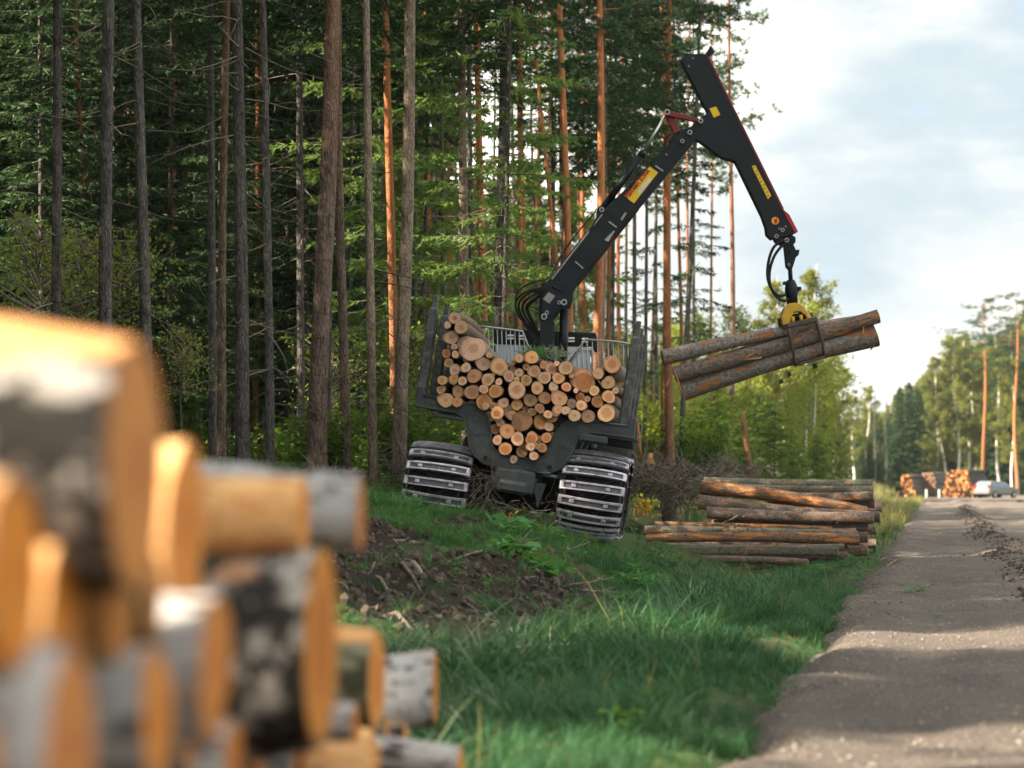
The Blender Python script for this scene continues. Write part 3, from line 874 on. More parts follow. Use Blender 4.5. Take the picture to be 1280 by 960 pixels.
def birch_crown(name, z0, H, Rm, seed, nl=9000, ls=.13, mat='birch_leaf', droop=.8):
    r = np.random.default_rng(seed); segs = []; B = []; D = []; Wd = []
    nb = 46; per = nl // nb
    for i in range(nb):
        t = (i + r.uniform()) / nb; z = z0 + (H - z0) * t * .95; a = r.uniform(0, 6.28)
        L = Rm * (math.sin(math.pi * min(1, .22 + .75 * t)) ** .7) * r.uniform(.5, 1.1) + .2
        out = np.array([math.cos(a), math.sin(a), 0]); tip = np.array([0, 0, z]) + out * L + np.array([0, 0, L * r.uniform(.3, .9)])
        segs.append((np.array([0, 0, z]), tip, .025, .006))
        ntw = 9; q = r.uniform(.3, 1.05, ntw); st = np.array([0, 0, z]) + (tip - np.array([0, 0, z])) * q[:, None]
        for s0 in st:
            m = per // ntw; ln = r.uniform(.4, 1.5) * droop; h = r.uniform(0, 1, m)
            sway = r.normal(0, .3, 2); p = s0 + np.stack([sway[0] * h + r.normal(0, .13, m), sway[1] * h + r.normal(0, .13, m), -ln * h + r.normal(0, .1, m)], 1)
            d = unit(r.normal(0, 1, (m, 3)) + np.array([0, 0, -.7])); l = ls * r.uniform(.6, 1.2, m)
            B.append(p); D.append(d * l[:, None]); Wd.append(l * .75)
    co, f = leaf_geo(np.concatenate(B), np.concatenate(D), np.concatenate(Wd), 'leaf'); c2, f2 = rods(segs)
    return crown_obj_mesh(name, [(co, f, 0), (c2, f2, 1)], [M[mat], M['slash']])


def shrub_mesh(name, h, rad, nst, nl, ls, mat, seed):
    r = np.random.default_rng(seed); segs = []; B = []; D = []; Wd = []
    for i in range(nst):
        a = r.uniform(0, 6.28); hh = h * r.uniform(.5, 1.05); rr = rad * r.uniform(.3, 1)
        p0 = np.array([math.cos(a) * .08, math.sin(a) * .08, -.05]); p1 = np.array([math.cos(a) * rr * .4, math.sin(a) * rr * .4, hh * .6]); p2 = np.array([math.cos(a) * rr, math.sin(a) * rr, hh])
        segs += [(p0, p1, .012, .008), (p1, p2, .008, .003)]
        m = nl // nst; q = r.uniform(.15, 1.05, m) ** .8
        p = np.where((q < .6)[:, None], p0 + (p1 - p0) * (q / .6)[:, None], p1 + (p2 - p1) * ((q - .6) / .4)[:, None]) + r.normal(0, 1, (m, 3)) * np.array([.2, .2, .13]) * rad * .75
        p[:, 2] = np.maximum(p[:, 2], .03)
        d = unit(r.normal(0, 1, (m, 3)) * np.array([1, 1, .5]) + np.array([0, 0, -.15])); l = ls * r.uniform(.6, 1.25, m)
        B.append(p); D.append(d * l[:, None]); Wd.append(l * .62)
    ref = r.normal(0, .5, (sum(len(b) for b in B), 3)) + np.array([0, 0, 1])
    co, f = leaf_geo(np.concatenate(B), np.concatenate(D), np.concatenate(Wd), 'leaf', ref); c2, f2 = rods(segs)
    return crown_obj_mesh(name, [(co, f, 0), (c2, f2, 1)], [M[mat], M['slash']])


def trunk_mesh(name, H, r0, mat, seed, bend=.10, seg=14, flare=.22, taper=.85):
    r = np.random.default_rng(seed); zs = np.concatenate([[-.4, 0, .12, .3, .6], np.linspace(1, H, 34)])
    ph = r.uniform(0, 6.28, 4); V = []
    for z in zs:
        rr = r0 * ((1 - z / H) * taper + .06 + flare * math.exp(-max(z, 0) / .35) + .10)
        cx = bend * (math.sin(z * .35 + ph[0]) - math.sin(ph[0])) * min(1, z / 4); cy = bend * (math.sin(z * .3 + ph[1]) - math.sin(ph[1])) * min(1, z / 4)
        for k in range(seg):
            a = 6.2832 * k / seg; w = 1 + .05 * math.sin(3 * a + ph[2] + z * .2) + r.normal() * .018 + (.10 * math.sin(5 * a + ph[3]) * math.exp(-max(z, 0) / .3))
            V.append((cx + rr * w * math.cos(a), cy + rr * w * math.sin(a), z))
    F = []
    for i in range(len(zs) - 1):
        for k in range(seg):
            j = (k + 1) % seg; F.append((i * seg + k, i * seg + j, (i + 1) * seg + j, (i + 1) * seg + k))
    return np_mesh(name, np.array(V), np.array(F), mat, True)


def deadwood_mesh(name, z0, z1, n, lmax, seed, r0):
    """bare dead lower branches of a spruce"""
    r = np.random.default_rng(seed); segs = []
    for i in range(n):
        z = r.uniform(z0, z1); a = r.uniform(0, 6.28); L = lmax * r.uniform(.2, 1.0) ** 1.3
        o = np.array([math.cos(a), math.sin(a), 0]); p = np.array([0, 0, z]) + o * r0 * .5; d = o + np.array([0, 0, r.uniform(-.35, .25)])
        nseg = 4; rad = .006 + .005 * L
        for k in range(nseg):
            d = unit((d + r.normal(0, .14, 3) + np.array([0, 0, -.10 if k < 2 else .08]))[None])[0]; q = p + d * L / nseg
            segs.append((p, q, rad * (1 - k / nseg) + .002, rad * (1 - (k + 1) / nseg) + .0018))
            if r.uniform() < .6 and k:
                e = unit((d + r.normal(0, .6, 3))[None])[0]; segs.append((q, q + e * L * .22, .003, .0015))
            p = q
    c, f = rods(segs); return np_mesh(name, c, f, M['slash'])


TH = 22.0
TR = {k: [trunk_mesh(k + '_trunk', TH, .14, M[mm], 300 + 10 * j + i, bend=bd) for i in range(3)]
      for j, (k, mm, bd) in enumerate((('spruce', 'spruce_bark', .05), ('pine', 'pine_bark', .09), ('orange', 'orange_bark', .10), ('pale', 'pale_bark', .06), ('birch', 'birch_bark', .16)))}
CR = {'spruce_high': [spruce_crown('spruce_crown', 8.0, 23, 2.3, 400 + i, M['spruce_needle']) for i in range(2)],
      'spruce_low': [spruce_crown('spruce_crown', 2.6, 21, 2.2, 410 + i, M['spruce_needle'], .42, 6, .085, .17, .038, .04) for i in range(3)],
      'spruce_light': [spruce_crown('spruce_crown', 2.4, 19, 1.9, 415 + i, M['sun_tinted_needle'], .55, 5, .10, .18, .038, .42) for i in range(2)],
      'spruce_thin': [spruce_crown('spruce_crown', 3.5, 20, 1.3, 420 + i, M['spruce_needle'], .6, 5, .10, .16, .035, .35) for i in range(2)],
      'spruce_full': [spruce_crown('spruce_crown', .6, 20, 2.6, 430 + i, M['far_needle'], .48, 7, .10, .42, .15, .04, 3) for i in range(3)],
      'young': [spruce_crown('young_crown', .12, 3.4, 1.15, 440 + i, M['young_needle'], .17, 6, .06, .11, .03) for i in range(2)],
      'pine': [pine_crown('pine_crown', 10.5, 22.3, 2.6, 450 + i) for i in range(3)],
      'pine_top': [pine_crown('pine_crown', 14.5, 22.3, 3.0, 460 + i, 26, 26) for i in range(2)],
      'birch': [birch_crown('birch_crown', 5, 22, 2.7, 470 + i, 13000, .21) for i in range(2)],
      'birch_low': [birch_crown('birch_crown', 1.2, 7.5, 1.5, 480 + i, 5000, .12, 'lime_leaf', .5) for i in range(2)],
      'sapling': [birch_crown('sapling_crown', 2.5, 4.2, .75, 490 + i, 1000, .085, 'lime_leaf', .25) for i in range(2)]}  # lime leaves give the shaded saplings a sunlit look by colour
DW = [deadwood_mesh('deadwood', 1.0, 10, 50, 1.4, 500 + i, .12) for i in range(3)]
SH = [shrub_mesh('foliage', 1.7, .8, 9, 1500, .11, 'shrub_leaf', 520 + i) for i in range(3)]
SL = [shrub_mesh('foliage', 1.9, .9, 9, 1200, .15, 'lime_leaf', 530 + i) for i in range(2)]
YT = [trunk_mesh('young_trunk', 3.3, .04, M['spruce_bark'], 540, .02, 6), trunk_mesh('young_trunk', 7.5, .05, M['birch_bark'], 541, .08, 7), trunk_mesh('sapling_trunk', 4.2, .03, M['slash'], 542, .1, 6)]

KIND = {'s': ('spruce_tree', 'spruce', 'tree'), 'p': ('pine_tree', 'pine', 'tree'), 'o': ('pine_tree', 'orange', 'tree'), 'l': ('spruce_tree', 'pale', 'tree'), 'b': ('birch_tree', 'birch', 'tree')}


def tree(kind, base, top, wpx, label, crown, dead=False, group=None, H=None, csc=1.0):
    """base, top: points on the trunk axis; wpx: photo width of the trunk near its middle"""
    nm, tk, cat = KIND[kind]; base = Vector(base); ax = (Vector(top) - base).normalized()
    q = Vector((0, 0, 1)).rotation_difference(ax)
    m = Matrix.Translation(base) @ q.to_matrix().to_4x4() @ Matrix.Rotation(random.uniform(0, 6.28), 4, 'Z')
    e = empty(nm, m=m); tag(e, label, cat, group)
    hs = (H or TH) / TH; rr = wpx * base.y / FPX / 2
    t = obj('trunk', random.choice(TR[tk]), e); s = rr / (.14 * .93); t.scale = (s, s, hs)
    if crown:
        c = obj('crown', random.choice(CR[crown]), e); k = csc * random.uniform(.9, 1.12) * min(hs, 1.1); c.scale = (k, k, hs)
    if dead:
        d = obj('deadwood', random.choice(DW), e); d.rotation_euler = (0, 0, random.uniform(0, 6)); d['kind'] = 'stuff'
    return e


def tpx(kind, xb, yb, xt, wpx, Y, label, crown, dead=False, group=None, H=None, csc=1.0):
    b = at(xb, yb, Y); z = gz1(b.x, b.y); b.z = z
    t = at(xt, 0, Y)
    if abs(xb - xt) < 1: t = b + Vector((0, 0, 10))
    return tree(kind, b, t, wpx, label, crown, dead, group, H, csc)

# ------------------------------------------------------------------ trees that show
FG = 'trunks of the front row'
front = [
    ('s', 70, 600, 71, 13, 31.0, 'straight grey spruce trunk, leftmost of the front row above the birch pile', 1),
    ('s', 131, 600, 131, 17, 30.0, 'thick grey spruce trunk, second from the left above the birch pile', 1),
    ('s', 186, 600, 176, 15, 31.0, 'grey spruce trunk, third from the left, leaning slightly left', 1),
    ('p', 277, 592, 277, 11, 36.5, 'slim reddish trunk between two grey spruces, paired with a darker one', 0),
    ('s', 266, 592, 268, 11, 38.0, 'dark brown trunk close behind the slim reddish trunk', 0),
    ('s', 303, 594, 301, 17, 32.0, 'thick pale grey spruce trunk with a small stump at its foot', 1),
    ('s', 339, 590, 331, 11, 33.0, 'slim grey spruce trunk left of the thickest brown pine', 1),
    ('p', 396, 604, 403, 23, 33.0, 'thickest brown pine trunk, standing alone left of the forwarder', 0),
    ('s', 411, 592, 412, 6, 39.0, 'pole-thin dark trunk right behind the thickest brown pine', 0),
    ('p', 434, 590, 427, 12, 37.0, 'reddish pine trunk behind the broad mossy stump', 0),
    ('l', 467, 603, 458, 11, 33.0, 'knotty pale trunk midway between stump and left track', 1),
    ('l', 498, 602, 508, 17, 35.0, 'pale brown trunk beside the left track, before an orange one', 0),
    ('o', 494, 588, 490, 12, 41.0, 'orange pine trunk just behind the pale one beside the left track', 0),
    ('s', 376, 590, 379, 10, 41.0, 'slim brown trunk behind, just left of the thickest pine', 1),
    ('l', 584, 590, 579, 13, 42.0, 'light brown trunk rising behind the left part of the load', 0),
    ('s', 618, 590, 626, 14, 42.0, 'grey trunk rising left of the crane hoses', 0),
    ('o', 616, 590, 588, 11, 48.0, 'orange pine trunk leaning left behind the load', 0),
    ('o', 648, 590, 642, 9, 55.0, 'thin orange pine, left one of the pair above the crane hoses', 0),
    ('o', 661, 590, 655, 9, 58.0, 'thin orange pine, right one of the pair above the crane hoses', 0),
    ('o', 728, 590, 668, 6, 50.0, 'thinnest pine, slanting strongly left across two straight orange pines', 0),
    ('o', 716, 590, 701, 11, 50.0, 'bright orange pine crossed by the slanting thin pine', 0),
    ('o', 741, 590, 743, 12, 50.0, 'bright orange pine rising straight behind the crane pillar', 0),
    ('l', 747, 590, 752, 9, 55.0, 'pale trunk half hidden behind the straight orange pine', 0),
    ('o', 838, 584, 834, 11, 60.0, 'stout orange pine showing under the raised crane boom', 0),
    ('o', 829, 586, 826, 8, 64.0, 'thin pine close left of the stout one under the boom', 0),
    ('s', 848, 588, 874, 7, 62.0, 'slender spruce leaning right with short sparse boughs against the sky', 0),
    ('p', 912, 590, 914, 7, 75.0, 'tall bare pine with its crown above the crane jib', 0),
    ('o', 856, 590, 845, 5, 66.0, 'very thin pine between the stout pine and leaning spruce', 0),
    ('s', 806, 590, 808, 5, 66.0, 'thin grey trunk right of the right stakes', 0),
    ('s', 793, 590, 789, 6, 60.0, 'grey trunk directly behind the right stakes', 0),
    ('s', 764, 590, 768, 6, 62.0, 'slim grey trunk between crane pillar and right stakes', 0),
    ('o', 116, 590, 96, 7, 46.0, 'thin reddish trunk slanting between the two leftmost grey spruces', 0),
    ('o', 213, 590, 212, 8, 47.0, 'orange trunk in the gloom right of the third spruce', 0),
    ('o', 232, 590, 235, 7, 52.0, 'reddish trunk deep in the gloom left of the slim pair', 0),
    ('s', 243, 590, 243, 6, 49.0, 'dim grey trunk in the gloom left of the slim pair', 0),
    ('o', 167, 590, 164, 5, 50.0, 'thin orange trunk glowing just left of the third spruce', 0),
    ('o', 318, 590, 318, 8, 50.0, 'reddish trunk in the gloom between two grey front spruces', 0),
    ('s', 358, 590, 356, 6, 52.0, 'dim slender trunk left of the slim brown one', 0),
    ('o', 386, 590, 386, 5, 54.0, 'dim orange trunk close left of the thickest pine', 0),
    ('s', 450, 590, 449, 5, 52.0, 'slender dim trunk left of the knotty pale trunk', 0),
    ('s', 519, 590, 522, 7, 50.0, 'thin brown trunk behind the left stakes', 0),
    ('s', 548, 590, 545, 6, 56.0, 'slender grey trunk behind the left stakes and load', 0),
    ('s', 690, 590, 692, 7, 62.0, 'dim grey trunk behind the crane boom foot', 0),
]
for kd, xb, yb, xt, w, Y, lb, dead in front:
    cr = {'s': 'spruce_high', 'l': 'spruce_high', 'p': 'pine', 'o': 'pine'}[kd]
    if 'sparse boughs' in lb: cr = 'spruce_thin'
    if 'tall bare' in lb: cr = 'pine_top'
    tpx(kd, xb, yb, xt, w, Y, lb, cr, bool(dead), FG if Y < 40 else 'trunks behind the front row', H=random.uniform(20, 24) if Y < 60 else None)

# spruces of the shaded interior, boughs reaching low
bgx = []
for i in range(58):
    Y = 40 + 62 * ((i * .6180339) % 1.0) ** 1.0; px = -60 + 860 * ((i * .7548777 + .13) % 1.0)
    if px > 640 and Y < 58: Y += 25
    if px > 740: px = 60 + (px - 740) * 5
    if px > 600 and i % 2: px -= 330
    bgx.append((px, Y))
bgx += [(-70 + 460 * ((i * .618 + .37) % 1.0), 41 + 24 * ((i * .7548 + .6) % 1.0)) for i in range(20)]
bgx.sort()
for i, (px, Y) in enumerate(bgx):
    x = (px - 640) * Y / FPX
    tree('s', (x, Y, gz1(x, Y)), (x + random.uniform(-.2, .2), Y, 10), random.uniform(5, 8), 'dim background spruce with low boughs, %s from the left behind the front trunks' % ordinal(i + 1),
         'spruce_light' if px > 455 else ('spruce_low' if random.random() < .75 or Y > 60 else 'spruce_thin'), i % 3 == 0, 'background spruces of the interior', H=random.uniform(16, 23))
# sparse edge trees towards the road
edge = sorted([('o', 775, 790, 780, 6, 70), ('p', 815, 590, 817, 6, 78), ('s', 822, 590, 822, 5, 72), ('s', 868, 590, 866, 5, 80), ('o', 889, 590, 888, 4, 84), ('s', 783, 590, 783, 5, 76), ('p', 757, 590, 757, 6, 72), ('p', 727, 590, 727, 6, 74), ('p', 861, 590, 863, 5, 76)], key=lambda q: q[1])
for i, (kd, xb, yb, xt, w, Y) in enumerate(edge):
    tpx(kd, xb, 590, xt, w, Y, 'slim tree of the bright forest edge, %s by distance from the crane pillar' % ordinal(i + 1), 'pine' if kd != 's' else 'spruce_thin', False, 'slim trees of the bright edge', H=random.uniform(18, 22))

for i, (xb, xt, w, Y) in enumerate(((532, 530, 7, 60), (561, 566, 6, 64), (602, 604, 8, 66), (633, 637, 7, 68), (676, 679, 7, 70), (697, 690, 6, 72), (733, 729, 7, 68), (759, 761, 7, 66))):
    tpx('o', xb, 590, xt, w, Y, 'sunlit orange pine standing behind load and crane, %s of eight from the left' % ordinal(i + 1), 'pine_top', False, 'sunlit pines behind the crane', H=random.uniform(20, 23))
# undergrowth: leafy shrubs behind the front row
shp = []
for i in range(23):
    px = 372 + 208 * ((i * .618 + .2) % 1) if i < 17 else (30 + 330 * ((i * .618) % 1)); Y = 37 + 12 * ((i * .7548) % 1)
    shp.append((px, Y, 0))
for i in range(26):
    px = 580 + 330 * ((i * .618 + .4) % 1); Y = 58 + 34 * ((i * .7548 + .3) % 1); shp.append((px, Y, 1))
shp.sort()
for i, (px, Y, k) in enumerate(shp):
    x = (px - 640) * Y / FPX
    if k == 0 and abs(x - mo.x - (Y - mo.y) * .078) < 2.0: continue
    e = empty('shrub', (x, Y, gz1(x, Y))); e.rotation_euler.z = random.uniform(0, 6); s = random.uniform(.8, 1.35) * (1.0 if k == 0 else 1.25); e.scale = (s, s, s)
    obj('foliage', random.choice(SH if k == 0 or random.random() < .4 else SL), e)
    tag(e, ('leafy green shrub under the trunks, %s shrub from the left' if k == 0 else 'bright green shrub behind the load, %s shrub from the left') % ordinal(i + 1), 'shrub', 'undergrowth shrubs')
for i, (px, Y, h, lb) in enumerate(((45, 34, .86, 'broadleaf sapling with lit leaves above the pile, between the first two spruces'), (100, 36, .9, 'broadleaf sapling with lit leaves left of the second spruce'),
                                    (150, 35, .85, 'broadleaf sapling with lit leaves right of the second spruce'), (228, 35, .55, 'small broadleaf sapling right of the big top log of the pile'), (500, 44, .9, 'green sapling behind the orange trunk by the left track'),
                                    (415, 42, .8, 'green sapling between thickest pine and mossy stump'), (545, 46, .8, 'green sapling behind the left stakes'))):
    x = (px - 640) * Y / FPX; e = empty('broadleaf_sapling', (x, Y, gz1(x, Y))); e.rotation_euler.z = i; e.scale = (h, h, h)
    obj('trunk', YT[2], e); obj('crown', CR['sapling'][i % 2], e); tag(e, lb, 'sapling', 'broadleaf saplings')

# young spruces and low birches in the bright gap
for i, (px, Y, h) in enumerate(sorted(((905, 78, .8), (930, 70, .75), (948, 74, 1.05), (968, 72, .95), (988, 76, .75), (1000, 84, .6), (880, 82, .9), (860, 80, .7), (1022, 95, .8), (820, 74, .8), (790, 78, .9)))):
    x = (px - 640) * Y / FPX; e = empty('young_spruce', (x, Y, gz1(x, Y))); e.rotation_euler.z = i * 1.3; e.scale = (h, h, h)
    obj('trunk', YT[0], e); obj('crown', CR['young'][i % 2], e)
    tag(e, 'bright yellow-green young spruce in the gap, %s from the left' % ordinal(i + 1), 'young spruce', 'young spruces in the bright gap')
ylow = sorted([(770 + 250 * ((i * .618 + .1) % 1), 95 + 60 * ((i * .7548) % 1)) for i in range(20)])
for i, (px, Y) in enumerate(ylow):
    x = (px - 640) * Y / FPX; e = empty('young_birch', (x, Y, gz1(x, Y))); h = random.uniform(.7, 1.2); e.rotation_euler.z = i; e.scale = (h, h, h)
    obj('trunk', YT[1], e); obj('crown', CR['birch_low'][i % 2], e)
    tag(e, 'yellow-green young birch in the bright gap, %s from the left' % ordinal(i + 1), 'young birch', 'young birches in the bright gap')


def topx(kind, px, ytop, Y, wpx, label, crown, lean=0, group=None, csc=1.0):
    """tree whose top shows at photo pixel (px, ytop)"""
    b = at(px, 605, Y); b.z = gz1(b.x, b.y); t = at(px + lean, ytop, Y); H = (t - b).length
    return tree(kind, b, t, wpx, label, crown, False, group, H, csc)


FR = 'trees beyond the far landing'
far = [('b', 1012, 330, 118, 6, 'birch', 'tall pale birch behind the raised log bundle', 8), ('b', 968, 345, 112, 5, 'birch', 'tall thin birch left of the grapple', 6), ('b', 985, 380, 120, 4, 'birch', 'leaning white birch below the raised bundle', 10),
       ('s', 1022, 420, 150, 4, 'spruce_full', 'dark spruce behind the tall pale birch', 0), ('s', 1040, 450, 190, 4, 'spruce_full', 'dark spruce right of the tall pale birch', 0), ('s', 938, 430, 140, 4, 'spruce_full', 'dark spruce left of the birches', 0),
       ('b', 1052, 500, 230, 3, 'birch', 'hazy round-topped birch in the gap, left one', 0), ('b', 1068, 495, 260, 3, 'birch', 'hazy round-topped birch in the gap, second one', 0), ('b', 1085, 478, 280, 3, 'birch', 'hazy tallest round-topped birch in the gap', 0),
       ('s', 1094, 482, 250, 3, 'spruce_thin', 'ragged lone spruce standing in the hazy gap', 0), ('s', 1108, 492, 250, 3, 'spruce_thin', 'bare greyish spruce at the right of the hazy gap', 0),
       ('s', 1124, 470, 260, 3, 'spruce_full', 'pointed dark spruce, left of the twin tops', 0), ('s', 1136, 462, 265, 3, 'spruce_full', 'pointed dark spruce, taller of the twin tops', 0), ('s', 1148, 466, 270, 3, 'spruce_full', 'pointed dark spruce, right of the twin tops', 0),
       ('s', 1161, 460, 280, 3, 'spruce_full', 'pointed spruce above the left log stack', 0), ('b', 1170, 480, 262, 3, 'birch', 'green birch behind the left log stack', 0), ('s', 1174, 455, 285, 3, 'spruce_full', 'pointed spruce left of the yellow birches', 0),
       ('b', 1183, 440, 262, 4, 'birch', 'birch with leaning white stem above the big stack', -14), ('b', 1196, 412, 262, 4, 'birch', 'yellowish tall birch above the big stack', -5), ('b', 1210, 425, 264, 4, 'birch', 'birch with white stem beside the lone red pine', -8),
       ('o', 1229, 378, 258, 5, 'pine_top', 'tall red-stemmed pine standing above the silver car', 0), ('s', 1204, 430, 290, 3, 'spruce_full', 'dark spruce behind the yellow birch', 0), ('s', 1220, 440, 290, 3, 'spruce_full', 'dark spruce behind the red pine', 0),
       ('s', 1241, 420, 285, 3, 'spruce_full', 'dark spruce right of the red pine', 0), ('b', 1250, 425, 262, 4, 'birch', 'birch with crooked stem behind the silver car', -6), ('s', 1256, 400, 275, 3, 'spruce_full', 'dark tall spruce at the right, behind the car', 0),
       ('o', 1272, 372, 255, 5, 'pine_top', 'tall red pine at the right picture edge', 0), ('s', 1283, 410, 262, 4, 'spruce_full', 'dark spruce cut by the right picture edge', 0), ('b', 1265, 440, 258, 3, 'birch', 'yellow-green birch near the right picture edge', 0),
       ('s', 1062, 520, 330, 3, 'spruce_full', 'farthest low spruce in the gap, left', 0), ('s', 1078, 525, 340, 3, 'spruce_full', 'farthest low spruce in the gap, middle', 0), ('s', 1100, 520, 340, 3, 'spruce_full', 'farthest low spruce in the gap, right', 0),
       ('s', 1116, 515, 330, 3, 'spruce_full', 'low far spruce left of the twin tops', 0), ('s', 1003, 470, 200, 3, 'spruce_full', 'dark spruce under the grapple', 0), ('s', 975, 480, 210, 3, 'spruce_full', 'dark spruce under the raised bundle, left', 0),
       ('b', 950, 440, 160, 4, 'birch', 'yellow birch crown left of the raised bundle', 0), ('b', 1030, 470, 200, 3, 'birch', 'olive birch right below the raised bundle', 0), ('b', 920, 470, 170, 3, 'birch', 'low yellow birch behind the bare pine', 0), ('b', 890, 480, 165, 3, 'birch', 'low yellow birch behind the leaning spruce', 0), ('b', 1000, 400, 170, 4, 'birch', 'thin yellow birch crown around the grapple', 0)]
for kd, px, yt, Y, w, cr, lb, ln in far:
    topx(kd, px, yt, Y, w, lb, cr, ln, FR if Y > 200 else 'trees left of the road', csc=1.3 if kd == 'b' else (1.9 if kd == 'o' else 1.25))

# the forest goes on beyond the left of the view, and shades the road; never in the picture
gaps = ((4.2, 1.8), (11.9, 1.8), (19.7, 1.9), (31.8, .8), (43.5, 2.4))
P = []; frng = np.random.default_rng(5)
for i in range(2600):
    y = frng.uniform(-24, 80); x = frng.uniform(-48, -1.5); kp = frng.uniform()
    if (y > 44 and kp > .6) or (y > 60 and kp > .1): continue
    if x > -.225 * y - 2.4 or x - edge_x(y) > -5.5: continue
    yy = y + (2.5 - x) * math.tan(R(SUN_AZ - 180))     # where this tree's shadow line meets the road
    if any(abs(yy - gq) < hw for gq, hw in gaps): continue
    if any((x - a) ** 2 + (y - b) ** 2 < 4.8 for a, b, c in P): continue
    P.append((x, y, gz1(x, y)))
P = np.array(P)


def whole(tr, cr):
    a, b = TR[tr][0], CR[cr][0]; me = bpy.data.meshes.new('whole_tree'); import bmesh
    bm = bmesh.new(); bm.from_mesh(a); n = len(bm.faces); bm.from_mesh(b)
    for i, f in enumerate(bm.faces):
        if i >= n: f.material_index += 1
    bm.to_mesh(me); bm.free()
    for m in (a.materials[0], b.materials[0], b.materials[1]): me.materials.append(m)
    return me


scatter('forest', 'dense spruce forest going on beyond the left of the view', [whole('spruce', 'spruce_high'), whole('spruce', 'spruce_low')], P, rand_rot(len(P), .02), rng.uniform(.9, 1.1, len(P)))

# deep interior behind the visible trunks, and the far wood behind the landing: each reads as one mass
CR['birch_mass'] = [birch_crown('birch_crown', 1.2, 22, 3.2, 499, 11000, .30)]
SF = [whole('spruce', 'spruce_full')] + [whole('birch', 'birch_mass')]
P = []
for i in range(420):
    Y = rng.uniform(80, 150); px = rng.uniform(-120, 735)
    if px > 480 and rng.uniform() < .84: continue
    P.append(((px - 640) * Y / FPX, Y, px))
P = np.array(P); pxs = P[:, 2]; P = np.column_stack([P[:, :2], gz(P[:, 0], P[:, 1])])
scatter('deep_forest', 'dense dark spruce forest deep behind the front trunks', SF, P, rand_rot(len(P), .02), np.where(pxs > 480, .62, 1.0) * rng.uniform(.7, 1.15, len(P)), ((pxs > 430) & (rng.uniform(0, 1, len(P)) < .75)).astype(int))
P = []
for i in range(420):
    Y = rng.uniform(272, 400); px = rng.uniform(930, 1330)
    P.append(((px - 640) * Y / FPX, Y))
P = np.array(P); P = np.column_stack([P, np.full(len(P), .4)])
pxs = 640 + P[:, 0] * FPX / P[:, 1]
hs = np.interp(pxs, [930, 1030, 1060, 1085, 1110, 1125, 1180, 1220, 1300], [90, 95, 85, 106, 92, 132, 155, 200, 222]) * P[:, 1] / FPX / 21.0 * rng.uniform(.75, 1.05, len(P))
scatter('far_wood', 'hazy mixed wood closing the view beyond the landing', SF, P, rand_rot(len(P), .02), hs, (rng.uniform(0, 1, len(P)) < .2).astype(int))
P = []
for i in range(150):
    Y = rng.uniform(170, 260); px = rng.uniform(760, 1045)
    P.append(((px - 640) * Y / FPX, Y))
P = np.array(P); P = np.column_stack([P, gz(P[:, 0], P[:, 1])])
scatter('distant_birches', 'low sunlit birch wood beyond the bright gap', SF[1:] + SF[:1], P, rand_rot(len(P), .03), rng.uniform(.28, .5, len(P)), (rng.uniform(0, 1, len(P)) < .3).astype(int))

# ------------------------------------------------------------------ logs
def log_meshes(seed, seg=18, oval=.06, flat=0.0):
    """unit log along +Y (radius 1, length 1) and its cut end at y=0 (facing -Y)"""
    r = np.random.default_rng(seed); ph = r.uniform(0, 6.28, 4)
    def rad(a, y): return 1 + oval * math.sin(2 * a + ph[0]) + oval * .6 * math.sin(3 * a + ph[1]) + .02 * math.sin(7 * a + ph[2] + y * 9) + .02 * math.sin(y * 14 + ph[3])
    b = MB(); ys_ = [0, .03, .12, .25, .4, .55, .7, .85, 1.0]
    bx_, bz_ = r.uniform(-.45, .45, 2)
    vs = [(bx_ * math.sin(math.pi * y) + rad(6.2832 * k / seg, y) * math.cos(6.2832 * k / seg), y, bz_ * math.sin(math.pi * y) + rad(6.2832 * k / seg, y) * math.sin(6.2832 * k / seg)) for y in ys_ for k in range(seg)]
    fs = [(i * seg + (k + 1) % seg, i * seg + k, (i + 1) * seg + k, (i + 1) * seg + (k + 1) % seg) for i in range(len(ys_) - 1) for k in range(seg)]
    b.add(vs, fs, 0, True)
    e = MB(); ring = [(.955 * rad(6.2832 * k / seg, 0) * math.cos(6.2832 * k / seg), -.0012, .955 * rad(6.2832 * k / seg, 0) * math.sin(6.2832 * k / seg)) for k in range(seg)]
    rim = [(x, .004, z) for x, y, z in [(p[0] / .955, 0, p[2] / .955) for p in ring]]
    e.add([(0, -.0022, 0)] + ring + rim, [(0, 1 + k, 1 + (k + 1) % seg) for k in range(seg)] + [(1 + k, 1 + seg + k, 1 + seg + (k + 1) % seg, 1 + (k + 1) % seg) for k in range(seg)], 0, False)
    return b, e


LOGS = {}


def log_pair(var, bark, cut):
    key = (var, bark, cut)
    if key not in LOGS:
        b, e = log_meshes(600 + var, oval=(.06, .04, .11, .08, .15)[var % 5])
        LOGS[key] = (b.mesh('log_body', M[bark]), e.mesh('log_end', M[cut]))
    return LOGS[key]


